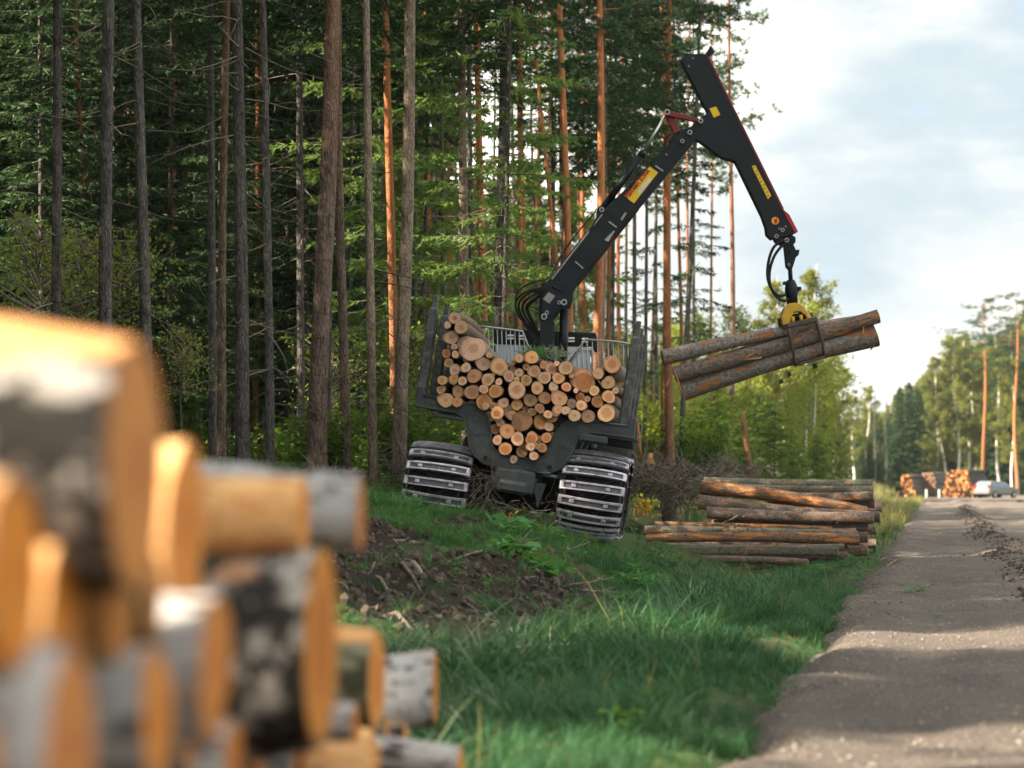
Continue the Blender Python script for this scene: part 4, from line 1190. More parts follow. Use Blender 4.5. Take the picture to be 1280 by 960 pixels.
def log(p0, p1, r, label, group=None, bark='log_bark', cut='cut_wood', var=0, r1=None, both=True, cat='log', roll=0.0, name='log'):
    """p0: the end that shows"""
    p0 = Vector(p0); p1 = Vector(p1); ax = p1 - p0; L = ax.length
    q = Vector((0, 1, 0)).rotation_difference(ax.normalized())
    m = Matrix.Translation(p0) @ q.to_matrix().to_4x4() @ Matrix.Rotation(roll, 4, 'Y')
    bm_, em = log_pair(var, bark, cut)
    e = empty(name, m=m); tag(e, label, cat, group)
    if r1 is not None and abs(r1 - r) > .004:      # tapered: its own body mesh
        bm_ = bm_.copy(); co = np.empty(len(bm_.vertices) * 3, np.float32); bm_.vertices.foreach_get('co', co); co = co.reshape(-1, 3)
        s = 1 + (r1 / r - 1) * co[:, 1]; co[:, 0] *= s; co[:, 2] *= s; bm_.vertices.foreach_set('co', co.reshape(-1)); bm_.update()
    o = obj('bark', bm_, e); o.scale = (r, L, r)
    c = obj('cut_end', em, e); c.scale = (r, 1.0, r)
    if both:
        c2 = obj('cut_end', em, e); rr = r1 or r; c2.scale = (rr, 1.0, -rr); c2.matrix_basis = Matrix.Translation((0, L, 0)) @ Matrix.Rotation(math.pi, 4, 'Z') @ Matrix.Diagonal((rr, 1, rr, 1))
    return e


# ---- the load: log ends read off the photo in machine space (x, y, radius in photo pixels)
Z1 = [(415, 228, 46), (360, 280, 27), (467, 300, 50), (382, 372, 53), (415, 443, 24), (535, 450, 98), (343, 490, 33), (420, 502, 26), (618, 565, 53), (740, 588, 67), (673, 505, 23), (362, 560, 34),
      (410, 612, 42), (497, 600, 37), (560, 660, 52), (325, 695, 36), (403, 685, 38), (470, 697, 34), (657, 687, 48), (743, 705, 27), (818, 660, 42), (310, 762, 32), (433, 775, 46), (540, 780, 55),
      (632, 760, 35), (722, 775, 50), (880, 768, 66), (338, 838, 58), (437, 858, 38), (540, 880, 36), (635, 850, 62), (775, 862, 39), (878, 873, 40), (735, 935, 50), (820, 925, 48), (893, 636, 32), (880, 688, 22), (845, 607, 22),
      (897, 530, 33), (490, 530, 24), (585, 610, 0), (700, 640, 16), (850, 560, 20)]
Z2 = [(127, 355, 45), (50, 366, 30), (93, 417, 24), (145, 447, 42), (47, 457, 29), (208, 405, 25), (262, 430, 40), (362, 428, 47), (215, 492, 43), (312, 495, 40), (98, 510, 37), (278, 553, 32),
      (365, 555, 31), (470, 508, 79), (575, 463, 38), (665, 400, 58), (640, 522, 44), (645, 620, 42), (570, 648, 40), (550, 580, 33), (170, 560, 42), (120, 640, 44), (215, 625, 42), (315, 630, 52),
      (398, 663, 33), (453, 620, 32), (503, 634, 21), (32, 670, 36), (85, 697, 18), (133, 720, 29), (187, 697, 32), (243, 738, 28), (298, 715, 34), (362, 710, 29), (465, 678, 35), (418, 745, 40), (507, 748, 45),
      (630, 728, 58), (65, 780, 69), (190, 785, 50), (40, 900, 43), (132, 895, 42), (690, 578, 22), (80, 947, 20), (127, 952, 28), (172, 948, 20), (400, 480, 18), (300, 400, 18), (430, 580, 16)]
Z3 = [(618, 536, 6.5), (612, 520, 7), (622, 550, 6), (626, 529, 5), (690, 521, 7), (686, 533, 6), (683, 547, 6.5), (678, 560, 6), (698, 512, 6), (672, 549, 5), (608, 507, 5), (634, 539, 9.3), (632, 561, 8.0), (652, 564, 7.5), (664, 560, 5), (670, 558, 4.5), (622, 520, 7), (617, 508, 6), (642, 574, 5), (668, 570, 5.5), (690, 545, 5), (640, 519, 6.5)]
ends = [(500 + a / 6, 360 + b / 6, r / 6) for a, b, r in Z1 if r] + [(640 + a / 5.3333, 380 + b / 5.3333, r / 5.3333) for a, b, r in Z2] + Z3
cam_l = MINV @ Vector((0, 0, CAMZ))
load = []
for px, py, rp in ends:
    d = (MINV.to_3x3() @ (at(px, py, 31) - Vector((0, 0, CAMZ)))); t = (-.2 - cam_l.y) / d.y; p = cam_l + d * t
    load.append([p.x, p.z, rp * 31.0 / FPX])
# rows from the bottom, in the tilted machine frame
load.sort(key=lambda q: q[1])
rows = []
for q in load:
    if rows and q[1] - rows[-1][0][1] < .125: rows[-1].append(q)
    else: rows.append([q])
special = {}
for ri, row in enumerate(rows):
    row.sort()
    for ci, (x, z, r) in enumerate(row):
        big = 'thick' if r > .13 else ('medium' if r > .075 else 'thin')
        lb = '%s log of the load, %s from the left, %s row up' % (big, ordinal(ci + 1), ordinal(ri + 1))
        bark, cut, var = random.choice(['log_bark', 'log_bark_grey', 'log_bark']), 'cut_wood', random.randrange(4); y0 = -.2 + random.uniform(-.15, .10); L = random.uniform(2.95, 3.25)
        dx = dz = 0
        if r > .16 and x < -.3: lb = 'biggest oval log end at the upper left of the load, heart darker'; var = 4; bark = 'log_bark_grey'; L = 3.9; dx = .25; dz = -.35
        elif abs(r - 79 / 5.3333 * 31 / FPX) < .002: lb = 'large round log end with a dark ringed heart, right of the load centre'; bark = 'log_bark_grey'
        elif abs(r - 69 / 5.3333 * 31 / FPX) < .002: lb = 'large log end with a rotten orange-brown heart, low in the load'; cut = 'rotten_cut'
        elif abs(r - 46 / 6 * 31 / FPX) < .001 and z > 1.9: cut = 'rotten_cut'; lb = 'reddish broken log end on the very top left of the load'
        p0 = MACH @ Vector((x, y0, z)); p1 = MACH @ Vector((x + dx + random.uniform(-.03, .03), y0 + L, z + dz + random.uniform(-.03, .03)))
        log(p0, p1, r * 1.05, lb, 'logs of the load', bark, cut, var, roll=random.uniform(0, 6.28), both=False)

# ------------------------------------------------------------------ forwarder
FW = empty('forwarder', m=MACH)
tag(FW, 'black forwarder with tracked wheels, log bunk and raised loader crane', 'forwarder')


for i, yb in enumerate((0.0, 1.45, 2.9)):
    b = MB()
    # left and right halves as strips of quads so the concave outline stays clean
    T = [(1.43, 1.60), (1.36, 1.60), (1.33, 1.505), (.90, 1.495), (.62, 1.49), (.52, 1.44), (.43, 1.28), (.385, 1.11), (.34, .98), (.24, .905), (0, .90)]
    Bt = [(1.43, 1.335), (1.36, 1.335), (1.30, 1.335), (.90, 1.325), (.78, 1.29), (.72, 1.20), (.69, 1.09), (.655, .96), (.58, .82), (.42, .725), (0, .71)]
    for sgn in (-1, 1):
        n = len(T); vs = []
        for yy in (-.11, .11):
            for (x, z) in T: vs.append((sgn * x, yb + yy, z))
            for (x, z) in Bt: vs.append((sgn * x, yb + yy, z))
        fs = []
        for k in range(n - 1):
            q = (k, k + 1, n + k + 1, n + k); fs.append(q if sgn > 0 else q[::-1]); q2 = tuple(a + 2 * n for a in q); fs.append(q2[::-1] if sgn > 0 else q2)
            a = (k + 1, k, 2 * n + k, 2 * n + k + 1); fs.append(a if sgn > 0 else a[::-1])
            a = (n + k, n + k + 1, 3 * n + k + 1, 3 * n + k); fs.append(a if sgn > 0 else a[::-1])
        a = (0, n, 3 * n, 2 * n); fs.append(a if sgn > 0 else a[::-1])
        b.add(vs, fs)
    bk = b.build('bunk_bolster', M['frame_paint'], FW, bevel=.012)
    # raised flange along the inner edge
    if i == 0:
        for sgn in (-1, 1):
            f = MB(); f.tube([(sgn * x, yb - .118, z - .012) for x, z in T[2:]], .017, 6); f.build('flange', M['worn_edge'], bk)
            f = MB(); f.tube([(sgn * x, yb - .116, z + .014) for x, z in Bt[:]], .014, 6); f.build('flange', M['frame_paint'], bk)
            for bx, bz in ((1.2, 1.42), (1.05, 1.42), (.62, 1.30), (.58, 1.12)):
                q = MB(); q.tube([(sgn * bx, yb - .135, bz), (sgn * bx, yb - .10, bz)], .022, 6); q.build('bolt', M['worn_edge'], bk)
            p = MB(); p.tube([(sgn * .42, yb - .145, .82), (sgn * .42, yb - .10, .82)], .045, 14); p.tube([(sgn * .42, yb - .155, .82), (sgn * .42, yb - .14, .82)], .028, 10, 1)
            p.build('pivot_pin', [M['frame_paint'], M['rubber']], bk)
        s_ = MB(); s_.box((.93, yb - .17, 1.26), (.36, .13, .11), None, .03); s_.build('step_block', M['frame_paint'], bk)
        s_ = MB(); s_.box((-.93, yb - .06, 1.27), (.50, .10, .06), None, .015); s_.build('step_block', M['frame_paint'], bk)
        s_ = MB(); s_.box((1.16, yb + .30, 1.255), (.55, .6, .10), None, .02); s_.build('side_shelf', M['rubber'], bk)
    for sgn in (-1, 1):
        st = MB(); x = -1.375 if sgn < 0 else 1.275
        st.box((x, yb, 2.02), (.118, .15, 1.24), None, .012); st.box((x - sgn * .055, yb, 1.98), (.028, .10, 1.05), None, .006)
        so = st.build('stake', M['stake_steel'], FW)
        ex = MB(); ex.box((x + sgn * .0, yb, 2.46 + .14), (.062, .095, .42 if sgn < 0 else .5), None, .008); ex.build('stake_extension', M['stake_steel'], so)
        cl = MB(); cl.box((x, yb, 2.30), (.115, .16, .035), None, .006); cl.build('clamp', M['stake_steel'], so)
        rb = MB(); rb.box((x, yb - .07, 1.98), (.03, .012, 1.0), None, .003); rb.build('rib', M['stake_steel'], so)

b = MB(); b.box((0, 2.2, .58), (.52, 4.9, .30), None, .03); b.box((0, -.28, .50), (.40, .22, .16), None, .04)
b.build('rear_frame', M['frame_paint'], FW)
b = MB(); b.prism([(-.30, -.16, .64), (.30, -.16, .64), (.22, -.16, .52), (0, -.16, .47), (-.22, -.16, .52)], [(-.30, .1, .64), (.30, .1, .64), (.22, .1, .52), (0, .1, .47), (-.22, .1, .52)])
b.build('tow_bracket', M['frame_paint'], FW, bevel=.008)
b = MB(); b.prism([(.22, -.05, .60), (.40, -.05, .60), (.34, -.05, .28)], [(.22, .02, .60), (.40, .02, .60), (.34, .02, .28)])
b.prism([(-.40, -.05, .60), (-.22, -.05, .60), (-.34, -.05, .28)], [(-.40, .02, .60), (-.22, .02, .60), (-.34, .02, .28)])
b.build('gusset', M['frame_paint'], FW)
b = MB(); b.tube([(-.75, 1.1, .52), (.75, 1.1, .52)], .17, 14); b.box((0, 1.1, .5), (.5, .5, .4), None, .05); b.box((0, 1.3, .33), (.95, 1.4, .22), None, .04); b.build('rear_axle', M['rubber'], FW)
for sgn in (-1, 1):
    b = MB(); b.box((sgn * .55, 1.1, .46), (.16, 1.9, .30), None, .06); b.tube([(sgn * .50, .35, .46), (sgn * .66, .35, .46)], .21, 18); b.build('bogie_case', M['rubber'], FW)

TRAD, TW, WY = .50, .85, (.34, 1.84)
TDZ = {-1: -.14, 1: .05}     # the bogies rock: left side lower against the frame


def track_path(s):
    """stadium loop, s in metres -> (y,z,normal angle)"""
    a = WY[1] - WY[0]; per = math.pi * TRAD; s %= (2 * a + 2 * per); zc = TRAD
    if s < a: return WY[0] + s, zc + TRAD, math.pi / 2
    s -= a
    if s < per: t = math.pi / 2 - s / TRAD; return WY[1] + TRAD * math.cos(t), zc + TRAD * math.sin(t), t
    s -= per
    if s < a: return WY[1] - s, zc - TRAD, -math.pi / 2
    s -= a; t = -math.pi / 2 - s / TRAD; return WY[0] + TRAD * math.cos(t), zc + TRAD * math.sin(t), t


def plate_mesh():
    """one steel track shoe, x across, y along the loop, z outward"""
    b = MB(); n = 12; W2 = TW / 2; prof = []
    for k in range(n + 1):
        x = -W2 + TW * k / n; e = abs(x) / W2; crown = .035 * (1 - e ** 2.2) if e < .92 else -.012
        prof.append((x, crown))
    for (y0, y1, zz, t) in ((-.055, .055, 0, .016), (-.058, -.034, .022, .024), (.038, .054, .030, .018)):
        vs = []; fs = []
        for x, c in prof:
            x2 = x if zz == 0 else x * .97
            vs += [(x2, y0, c + zz + t / 2), (x2, y1, c + zz + t / 2), (x2, y1, c + zz - t), (x2, y0, c + zz - t)]
        for k in range(n):
            o = 4 * k
            for j in range(4): fs.append((o + j, o + (j + 1) % 4, o + 4 + (j + 1) % 4, o + 4 + j)[::-1])
        fs += [(0, 1, 2, 3), (4 * n + 3, 4 * n + 2, 4 * n + 1, 4 * n)]
        b.add(vs, fs, 1 if zz == 0 else 0)
    for x in (-W2 + .035, W2 - .035): b.box((x, 0, .012), (.05, .10, .045), None, .008)
    for x in (-.2, .24): b.box((x, 0, .045), (.06, .045, .03), None, .006)
    return b.mesh('track_plate', [M['track_steel'], M['track_dark']])


PM = plate_mesh(); per = 2 * (WY[1] - WY[0]) + 2 * math.pi * TRAD; NP = 32
for sgn in (-1, 1):
    tr = empty('track'); tr.parent = FW; tr.location = (sgn * 1.0, 0, TDZ[sgn])
    for k in range(NP):
        y, z, t = track_path((k + (.35 if sgn > 0 else .12)) * per / NP)
        o = obj('track_plate', PM, tr); nrm = Vector((0, math.cos(t), math.sin(t))); tg = Vector((0, -math.sin(t), math.cos(t))); x = tg.cross(nrm)
        o.matrix_basis = Matrix.Translation((0, y, z)) @ Matrix((x, tg, nrm)).transposed().to_4x4() @ Matrix.Rotation(R(random.uniform(-1.2, 1.2)), 4, 'Z')
    lk = MB()
    for xx in (-TW / 2 + .03, TW / 2 - .03):
        for k in range(NP):
            a = track_path(k * per / NP); c = track_path((k + 1) * per / NP); lk.bar((xx, a[0], a[1]), (xx, c[0], c[1]), .022, .03)
    lk.build('link_chain', M['rubber'], tr)['kind'] = 'stuff'
    for wy in WY:
        wh = MB(); pr = [(-.36, .30), (-.37, .40), (-.33, .45), (-.2, .47), (0, .475), (.2, .47), (.33, .45), (.37, .40), (.36, .30)]; n = 28; vs = []; fs = []
        for k in range(n):
            a = 6.2832 * k / n
            for x, r in pr: vs.append((sgn * 1.0 + x, wy + r * math.cos(a), TRAD + r * math.sin(a)))
        m_ = len(pr)
        for k in range(n):
            for j in range(m_ - 1): fs.append((k * m_ + j, k * m_ + j + 1, ((k + 1) % n) * m_ + j + 1, ((k + 1) % n) * m_ + j))
        wh.add(vs, fs, 0, True)
        for k in range(18):
            a = 6.2832 * (k + .5 * 0) / 18
            for s2 in (-1, 1):
                c = Vector((sgn * 1.0 + s2 * .17, wy + .475 * math.cos(a), TRAD + .475 * math.sin(a))); wh.box(c, (.36, .05, .05), Matrix.Rotation(a - math.pi / 2, 3, 'X') @ Matrix.Rotation(s2 * .6, 3, 'Z'), .008)
        wo = wh.build('wheel', M['rubber'], FW); wo.location.z = TDZ[sgn]
        rm = MB(); rm.tube([(sgn * 1.0 - .3, wy, TRAD), (sgn * 1.0 + .3, wy, TRAD)], .31, 20); rm.tube([(sgn * 1.0 + sgn * .3, wy, TRAD), (sgn * 1.0 + sgn * .36, wy, TRAD)], .13, 14); rm.build('rim', M['frame_paint'], wo)
# front wheels and front frame, mostly hidden by the load
CABM = Matrix.Translation(MACH @ Vector((0, 5.4, 0)) + Vector((0, 0, -.0))) @ Matrix.Rotation(R(-4.5), 4, 'Z') @ Matrix.Rotation(R(2.0), 4, 'Y')


def cw(p): return CABM @ Vector(p)


for sgn in (-1, 1):
    wh = MB(); wh.tube([cw((sgn * .68, 1.6, .62)), cw((sgn * .72, 1.6, .62)), cw((sgn * 1.28, 1.6, .62)), cw((sgn * 1.32, 1.6, .62))], [.5, .64, .64, .5], 26)
    wh.build('wheel', M['rubber'], FW, True)
b = MB(); Rc = CABM.to_3x3(); b.box(cw((0, .9, .75)), (1.0, 3.6, .5), Rc, .05); b.build('front_frame', M['frame_paint'], FW, True)
b = MB(); b.box(cw((0, 2.6, 1.35)), (1.5, 1.7, .9), Rc, .1); b.build('engine_hood', M['black_paint'], FW, True)
# cab
CB = MB(); CB.box(cw((.05, .55, 1.5)), (1.55, 1.3, .85), Rc, .04)
cabo = CB.build('cab', M['black_paint'], FW, True)
zr = (MINV @ at(683, 425, 36.6)).z
cab_c = at(683, 426, 36.5)


def cp(px, py, Y): return at(px, py, Y)


b = MB()
b.prism([cp(617, 410, 36.4), cp(745, 416, 36.4), cp(749, 440, 36.4), cp(744, 441, 36.4), cp(740, 434, 36.4), cp(617, 430, 36.4)], [cp(617, 410, 37.9), cp(745, 416, 37.9), cp(749, 440, 37.9), cp(744, 441, 37.9), cp(740, 434, 37.9), cp(617, 430, 37.9)])
b.build('roof', M['black_paint'], cabo, True, .02)
for px in (638, 652, 714, 731):
    l = MB(); c = cp(px, 423.5 + (px - 683) * .045, 36.37); l.box(c, (.13, .05, .10), None, .02); l.box(c + Vector((0, -.03, .022)), (.10, .02, .03), None, .006, 1); l.box(c + Vector((0, -.03, -.022)), (.10, .02, .03), None, .006, 1)
    l.build('work_light', [M['rubber'], M['lamp_lens']], cabo, True)
for a, c in ((619, 664), (667, 703), (706, 738)):
    g_ = MB(); g_.prism([cp(a, 430 + (a - 617) * .035, 36.45), cp(c, 430 + (c - 617) * .035, 36.45), cp(c, 478, 36.45), cp(a, 478, 36.45)], [cp(a, 430 + (a - 617) * .035, 36.48), cp(c, 430 + (c - 617) * .035, 36.48), cp(c, 478, 36.48), cp(a, 478, 36.48)])
    g_.build('rear_window', M['glass'], cabo, True)
for a in (618, 665.5, 704.5, 740):
    p_ = MB(); p_.bar(cp(a, 432, 36.43), cp(a + 1, 480, 36.43), .035, .05, (0, 1, 0), .005); p_.build('window_post', M['black_paint'] if a != 740 else M['galvanised'], cabo, True)

# load gate: galvanised bars on both sides of the crane
GY = 34.95
gate = MB()
L0 = [at(590, 407, GY), at(612, 409, GY), at(653, 414, GY), at(666, 448, GY)]
R0_ = [at(711, 453, GY), at(732, 424, GY), at(770, 427, GY), at(802, 432, GY)]
gate.tube(L0, .016, 8); gate.tube(R0_, .016, 8)
gate.bar(at(590, 478, GY), at(800, 490, GY), .06, .08)
go = gate.build('load_gate', M['galvanised'], FW, True)


def interp_top(pts, px):
    pp = [(640 + p.x * FPX / p.y, p) for p in pts]
    for (a, p), (c, q) in zip(pp, pp[1:]):
        if a <= px <= c: return p.lerp(q, (px - a) / (c - a))
    return pts[0]


for px in [594, 599.5, 605, 610.5, 616, 621.5, 627, 632.5, 638, 643.5, 649, 655]:
    t = interp_top(L0, px); b = MB(); b.tube([t, Vector((t.x + .02, t.y, at(px, 480, GY).z))], .0085, 6); b.build('gate_bar', M['galvanised'], go, True)
for px in [722, 728, 734, 740.5, 747, 753.5, 760, 766.5, 773, 779, 785]:
    t = interp_top(R0_, px); b = MB(); b.tube([t, Vector((t.x + .02, t.y, at(px, 490, GY).z))], .0085, 6); b.build('gate_bar', M['galvanised'], go, True)

# ------------------------------------------------------------------ crane (in the plane CY)
CY = 35.4


def slab(poly, w, mats, name, parent, y=CY, bevel=.012):
    """convex-ish outline in photo pixels -> plate of width w about distance y"""
    import bmesh
    F_ = [at(px, py, y) for px, py in poly]
    bm = bmesh.new(); vf = [bm.verts.new(p - Vector((0, w / 2, 0))) for p in F_]; vb = [bm.verts.new(p + Vector((0, w / 2, 0))) for p in F_]
    n = len(F_); f1 = bm.faces.new(vf); f2 = bm.faces.new(vb[::-1])
    for i in range(n): bm.faces.new((vf[(i + 1) % n], vf[i], vb[i], vb[(i + 1) % n]))
    bmesh.ops.recalc_face_normals(bm, faces=bm.faces[:]); bmesh.ops.triangulate(bm, faces=[f1, f2])
    me = bpy.data.meshes.new(name); bm.to_mesh(me); bm.free(); me.materials.append(mats)
    o = obj(name, me, parent, True)
    if bevel: md = o.modifiers.new('bevel', 'BEVEL'); md.width = bevel; md.segments = 2; md.limit_method = 'ANGLE'; md.angle_limit = R(35)
    return o


def pin(name, px, py, r, parent, y0, L=.05, mat='pin_steel'):
    b = MB(); c = at(px, py, y0); b.tube([c, c - Vector((0, L, 0))], r, 14); b.tube([c - Vector((0, L, 0)), c - Vector((0, L + .01, 0))], r * .55, 10, 1)
    return b.build(name, [M[mat], M['rubber']], parent, True)


def cyl(name, a, c, r, parent, mat, y=CY, seg=14):
    b = MB(); b.tube([at(*a, y), at(*c, y)], r, seg); return b.build(name, M[mat], parent, True)


pil = slab([(675, 402), (690, 398), (692.5, 404), (693, 470), (674, 470)], .34, M['black_paint'], 'crane_pillar', FW)
b = MB(); b.box(at(684, 462, CY) , (.62, .5, .22), None, .04); b.build('slew_base', M['black_paint'], pil, True)
lc = cyl('lift_cylinder', (705.5, 388), (703, 462), .066, FW, 'black_paint', CY - .02)
cyl('rod_eye', (706, 378), (705.6, 389), .045, lc, 'pin_steel', CY - .02)
boom = slab([(674, 372), (680, 360), (687, 349), (752, 266), (812, 207), (851, 163), (862, 160), (871, 172), (868, 178), (800, 260), (722, 357), (716.5, 366), (716, 376), (713, 385), (702, 388), (692, 400), (682, 403), (675, 401), (673, 394)],
            .26, M['black_paint'], 'main_boom', FW)
# side plate of the boom foot, a little proud
slab([(676, 372), (681, 364), (703, 348), (712, 354), (714, 366), (713, 380), (702, 385), (691, 397), (682, 401), (676, 398)], .31, M['black_paint'], 'foot_plate', boom)
slab([(694, 352), (706, 358), (702, 366), (690, 360)], .36, M['black_paint'], 'valve_box', boom, CY, .008)
slab([(685.5, 366), (693.5, 371), (686.5, 380.5), (678.5, 375)], .325, M['scuffed'], 'type_plate', boom, CY, 0)
for p in ((680, 396, .045), (705, 378, .045), (699, 378.5, .028), (683.5, 391, .03)): pin('boom_pin', p[0], p[1], p[2], boom, CY - .14, .06)
slab([(746, 262), (751, 257), (757, 263), (752, 272), (745, 270)], .2, M['black_paint'], 'cylinder_bracket', boom)
pin('boom_pin', 752, 262.5, .036, boom, CY - .1, .06)
slab([(689, 349), (752, 268), (753, 269.6), (690, 351)], .275, M['scuffed'], 'edge_rail', boom, CY, 0)
slab([(724, 356), (799, 262), (797, 260), (722, 353)], .275, M['rubber'], 'wear_strip', boom, CY, 0)
for a, c in (((719, 327), (729, 335.5)), ((761, 277), (771, 284.5)), ((819, 207), (829, 214)), ((832, 192), (834, 194))):
    b = MB(); b.bar(at(*a, CY - .14), at(*c, CY - .14), .02, .018, (0, 1, 0), .003); b.build('hose_clip', M['galvanised'], boom, True)
slab([(755, 301), (760, 303), (768, 290.5), (767, 289)], .272, M['scuffed'], 'scuff_plate', boom, CY, 0)
slab([(775, 275), (777, 277), (783, 268), (781, 266)], .272, M['scuffed'], 'scuff_plate', boom, CY, 0)

# danger sticker
stk = slab([(780, 246.5), (811.5, 209.5), (822, 217), (792, 255.5)], .266, M['sticker_yellow'], 'warning_sticker', boom, CY, 0)
slab([(795.5, 241), (810, 223.5), (813.5, 226), (798.5, 244.5)], .270, M['sticker_white'], 'info_panel', boom, CY, 0)


def text_on(body, p0, p1, height, mat, name, parent, y):
    """lettering running from photo pixel p0 to p1, glyph height in metres"""
    cu = bpy.data.curves.new(name, 'FONT'); cu.body = body; cu.size = 1.0; cu.extrude = .002; cu.align_x = 'LEFT'; cu.offset = .042
    to = bpy.data.objects.new(name, cu); COL.objects.link(to); bpy.context.view_layer.update()
    dg = bpy.context.evaluated_depsgraph_get(); me = bpy.data.meshes.new_from_object(to.evaluated_get(dg)); bpy.data.objects.remove(to)
    co = np.array([v.co for v in me.vertices]); w = co[:, 0].max() - co[:, 0].min(); h = .72
    a, c = at(*p0, y), at(*p1, y); xd = (c - a); L = xd.length; xd.normalize(); nrm = Vector((0, -1, 0)); yd = nrm.cross(xd).normalized()
    me.transform(Matrix.Translation((-co[:, 0].min(), 0, 0))); me.transform(Matrix.Diagonal((L / w, height / h, 1, 1)))
    m = Matrix((xd, yd, nrm)).transposed().to_4x4(); m.translation = a; me.transform(m)
    me.materials.clear(); me.materials.append(mat); return obj(name, me, parent, True)


text_on('BĪSTAMĀ ZONA', (785.0, 248.4), (813.0, 213.6), .060, M['sticker_red'], 'sticker_text', boom, CY - .143)

# jib with telescope
jib = slab([(850, 76), (862, 69), (881, 69), (884, 73), (977, 262), (985, 270), (995, 291), (987, 296), (963, 300), (957, 294), (956, 285), (951, 271), (918, 203), (901, 198), (874, 178), (868, 176), (859, 168), (861, 161), (874, 150), (884, 142), (877, 129), (874, 123)],
           .22, M['black_paint'], 'jib_boom', FW)
slab([(861, 70), (881, 69), (888, 57.5), (893, 66), (884, 73)], .15, M['black_paint'], 'hook_end', jib)
slab([(882.5, 71), (885.8, 73), (979, 262), (976.5, 263.5)], .235, M['red_paint'], 'side_strip', jib, CY, .004)
slab([(977, 262), (985.5, 269), (996.5, 290.5), (992, 291.5), (983, 275)], .24, M['bright_red'], 'end_guard', jib, CY, .006)
slab([(886, 137), (894.5, 134.5), (899.5, 145), (891.5, 148.5)], .226, M['sticker_yellow'], 'sticker', jib, CY, 0)
s2 = slab([(938.8, 209), (943, 207.6), (963, 245.5), (959, 250.2)], .226, M['sticker_yellow'], 'brand_sticker', jib, CY, 0)
for k, t in enumerate(np.linspace(.06, .94, 9)):
    cx = 940.9 + 20.1 * t; cy = 208.3 + 39.6 * t; d = (1 if k % 2 else -1) * .55
    slab([(cx - 1.5 + d, cy + .1), (cx + .9 + d, cy - 1.0), (cx + 1.2 + d, cy - .1), (cx - 1.1 + d, cy + 1.1)], .2285, M['black_paint'], 'sticker_mark', jib, CY, 0)
b = MB(); c = at(968, 277, CY); b.tube([c - Vector((0, .10, 0)), c - Vector((0, .114, 0))], .057, 22); b.build('round_sticker', M['sticker_orange'], jib, True)
b = MB(); b.tube([c - Vector((0, .115, 0)), c - Vector((0, .117, 0))], .044, 20); b.build('round_sticker', M['sticker_yellow'], jib, True)
slab([(965.8, 276), (970.2, 273.5), (970.6, 279), (967.5, 281)], .238, M['sticker_red'], 'sticker_mark', jib, CY, 0)
for p in ((978, 287.5, .03), (970.5, 295.5, .03), (866, 73, .014), (861, 83, .014), (974, 286, .015), (982, 283, .015)): pin('jib_pin', p[0], p[1], p[2], jib, CY - .1, .03)
# jib linkage and tilt cylinder
lk1 = slab([(831, 142.5), (833.5, 137.5), (838, 139.5), (876, 149), (876, 154), (836, 146)], .10, M['red_paint'], 'link_arm', FW, CY - .05)
lk2 = slab([(831, 143), (836, 139), (842, 145), (855, 174), (851, 180), (846, 176)], .12, M['red_paint'], 'link_arm', FW, CY + .02)
for p in ((833.7, 140.6, .042), (875.5, 151.5, .036), (852.5, 177, .03), (862, 166, .036)): pin('link_pin', p[0], p[1], p[2], lk1, CY - .14, .06)
tc = cyl('tilt_cylinder', (752.5, 262), (803.5, 191.5), .050, FW, 'black_paint', CY + .0)
cyl('cylinder_rod', (802, 193.5), (833.5, 141), .020, tc, 'chrome')
cyl('cylinder_gland', (800.5, 195.5), (804.5, 190), .056, tc, 'black_paint')


def hose(pts, r, parent, y=CY, name='hose', mat='hose'):
    P_ = [at(p[0], p[1], y + (p[2] if len(p) > 2 else 0)) for p in pts]; q = []
    n = len(P_)
    for i in range(n - 1):     # catmull-rom
        p0, p1, p2, p3 = P_[max(i - 1, 0)], P_[i], P_[i + 1], P_[min(i + 2, n - 1)]
        for t in (0, .25, .5, .75):
            q.append(.5 * ((2 * p1) + (p2 - p0) * t + (2 * p0 - 5 * p1 + 4 * p2 - p3) * t * t + (3 * p1 - p0 - 3 * p2 + p3) * t ** 3))
    q.append(P_[-1]); b = MB(); b.tube(q, r, 8); return b.build(name, M[mat], parent, True)


for k, (off, r) in enumerate(((0, .017), (3.5, .019), (8, .019), (12.5, .021), (14.5, .014))):
    hose([(690 + off * .6, 352 - off * .1, -.12), (676 + off * .5, 360 + off * .2, -.14), (655 + off, 366 + off * .6, -.1), (645 + off * 1.05, 378 + off * .4, -.05), (648 + off, 393, 0), (662 + off * .7, 414, .05), (671 + off * .4, 432, .05)], r, boom)
hose([(745, 264, -.1), (720, 293, -.13), (700, 322, -.15), (686, 347, -.16), (668, 352, -.15), (650, 362, -.1), (644.5, 374, -.08), (646, 390, -.06)], .013, boom)
hose([(752, 262, -.12), (745, 274, -.14), (740, 284, -.14), (735, 291, -.12)], .013, boom)
hose([(852, 166, -.1), (838, 168, -.13), (832, 176, -.13), (829, 188, -.12), (822, 196, -.1)], .015, boom)
hose([(858, 162, -.1), (845, 166, -.14), (836, 178, -.14)], .014, boom)
hose([(806, 198, .0), (796, 215, -.1), (789, 235, -.14)], .012, boom)
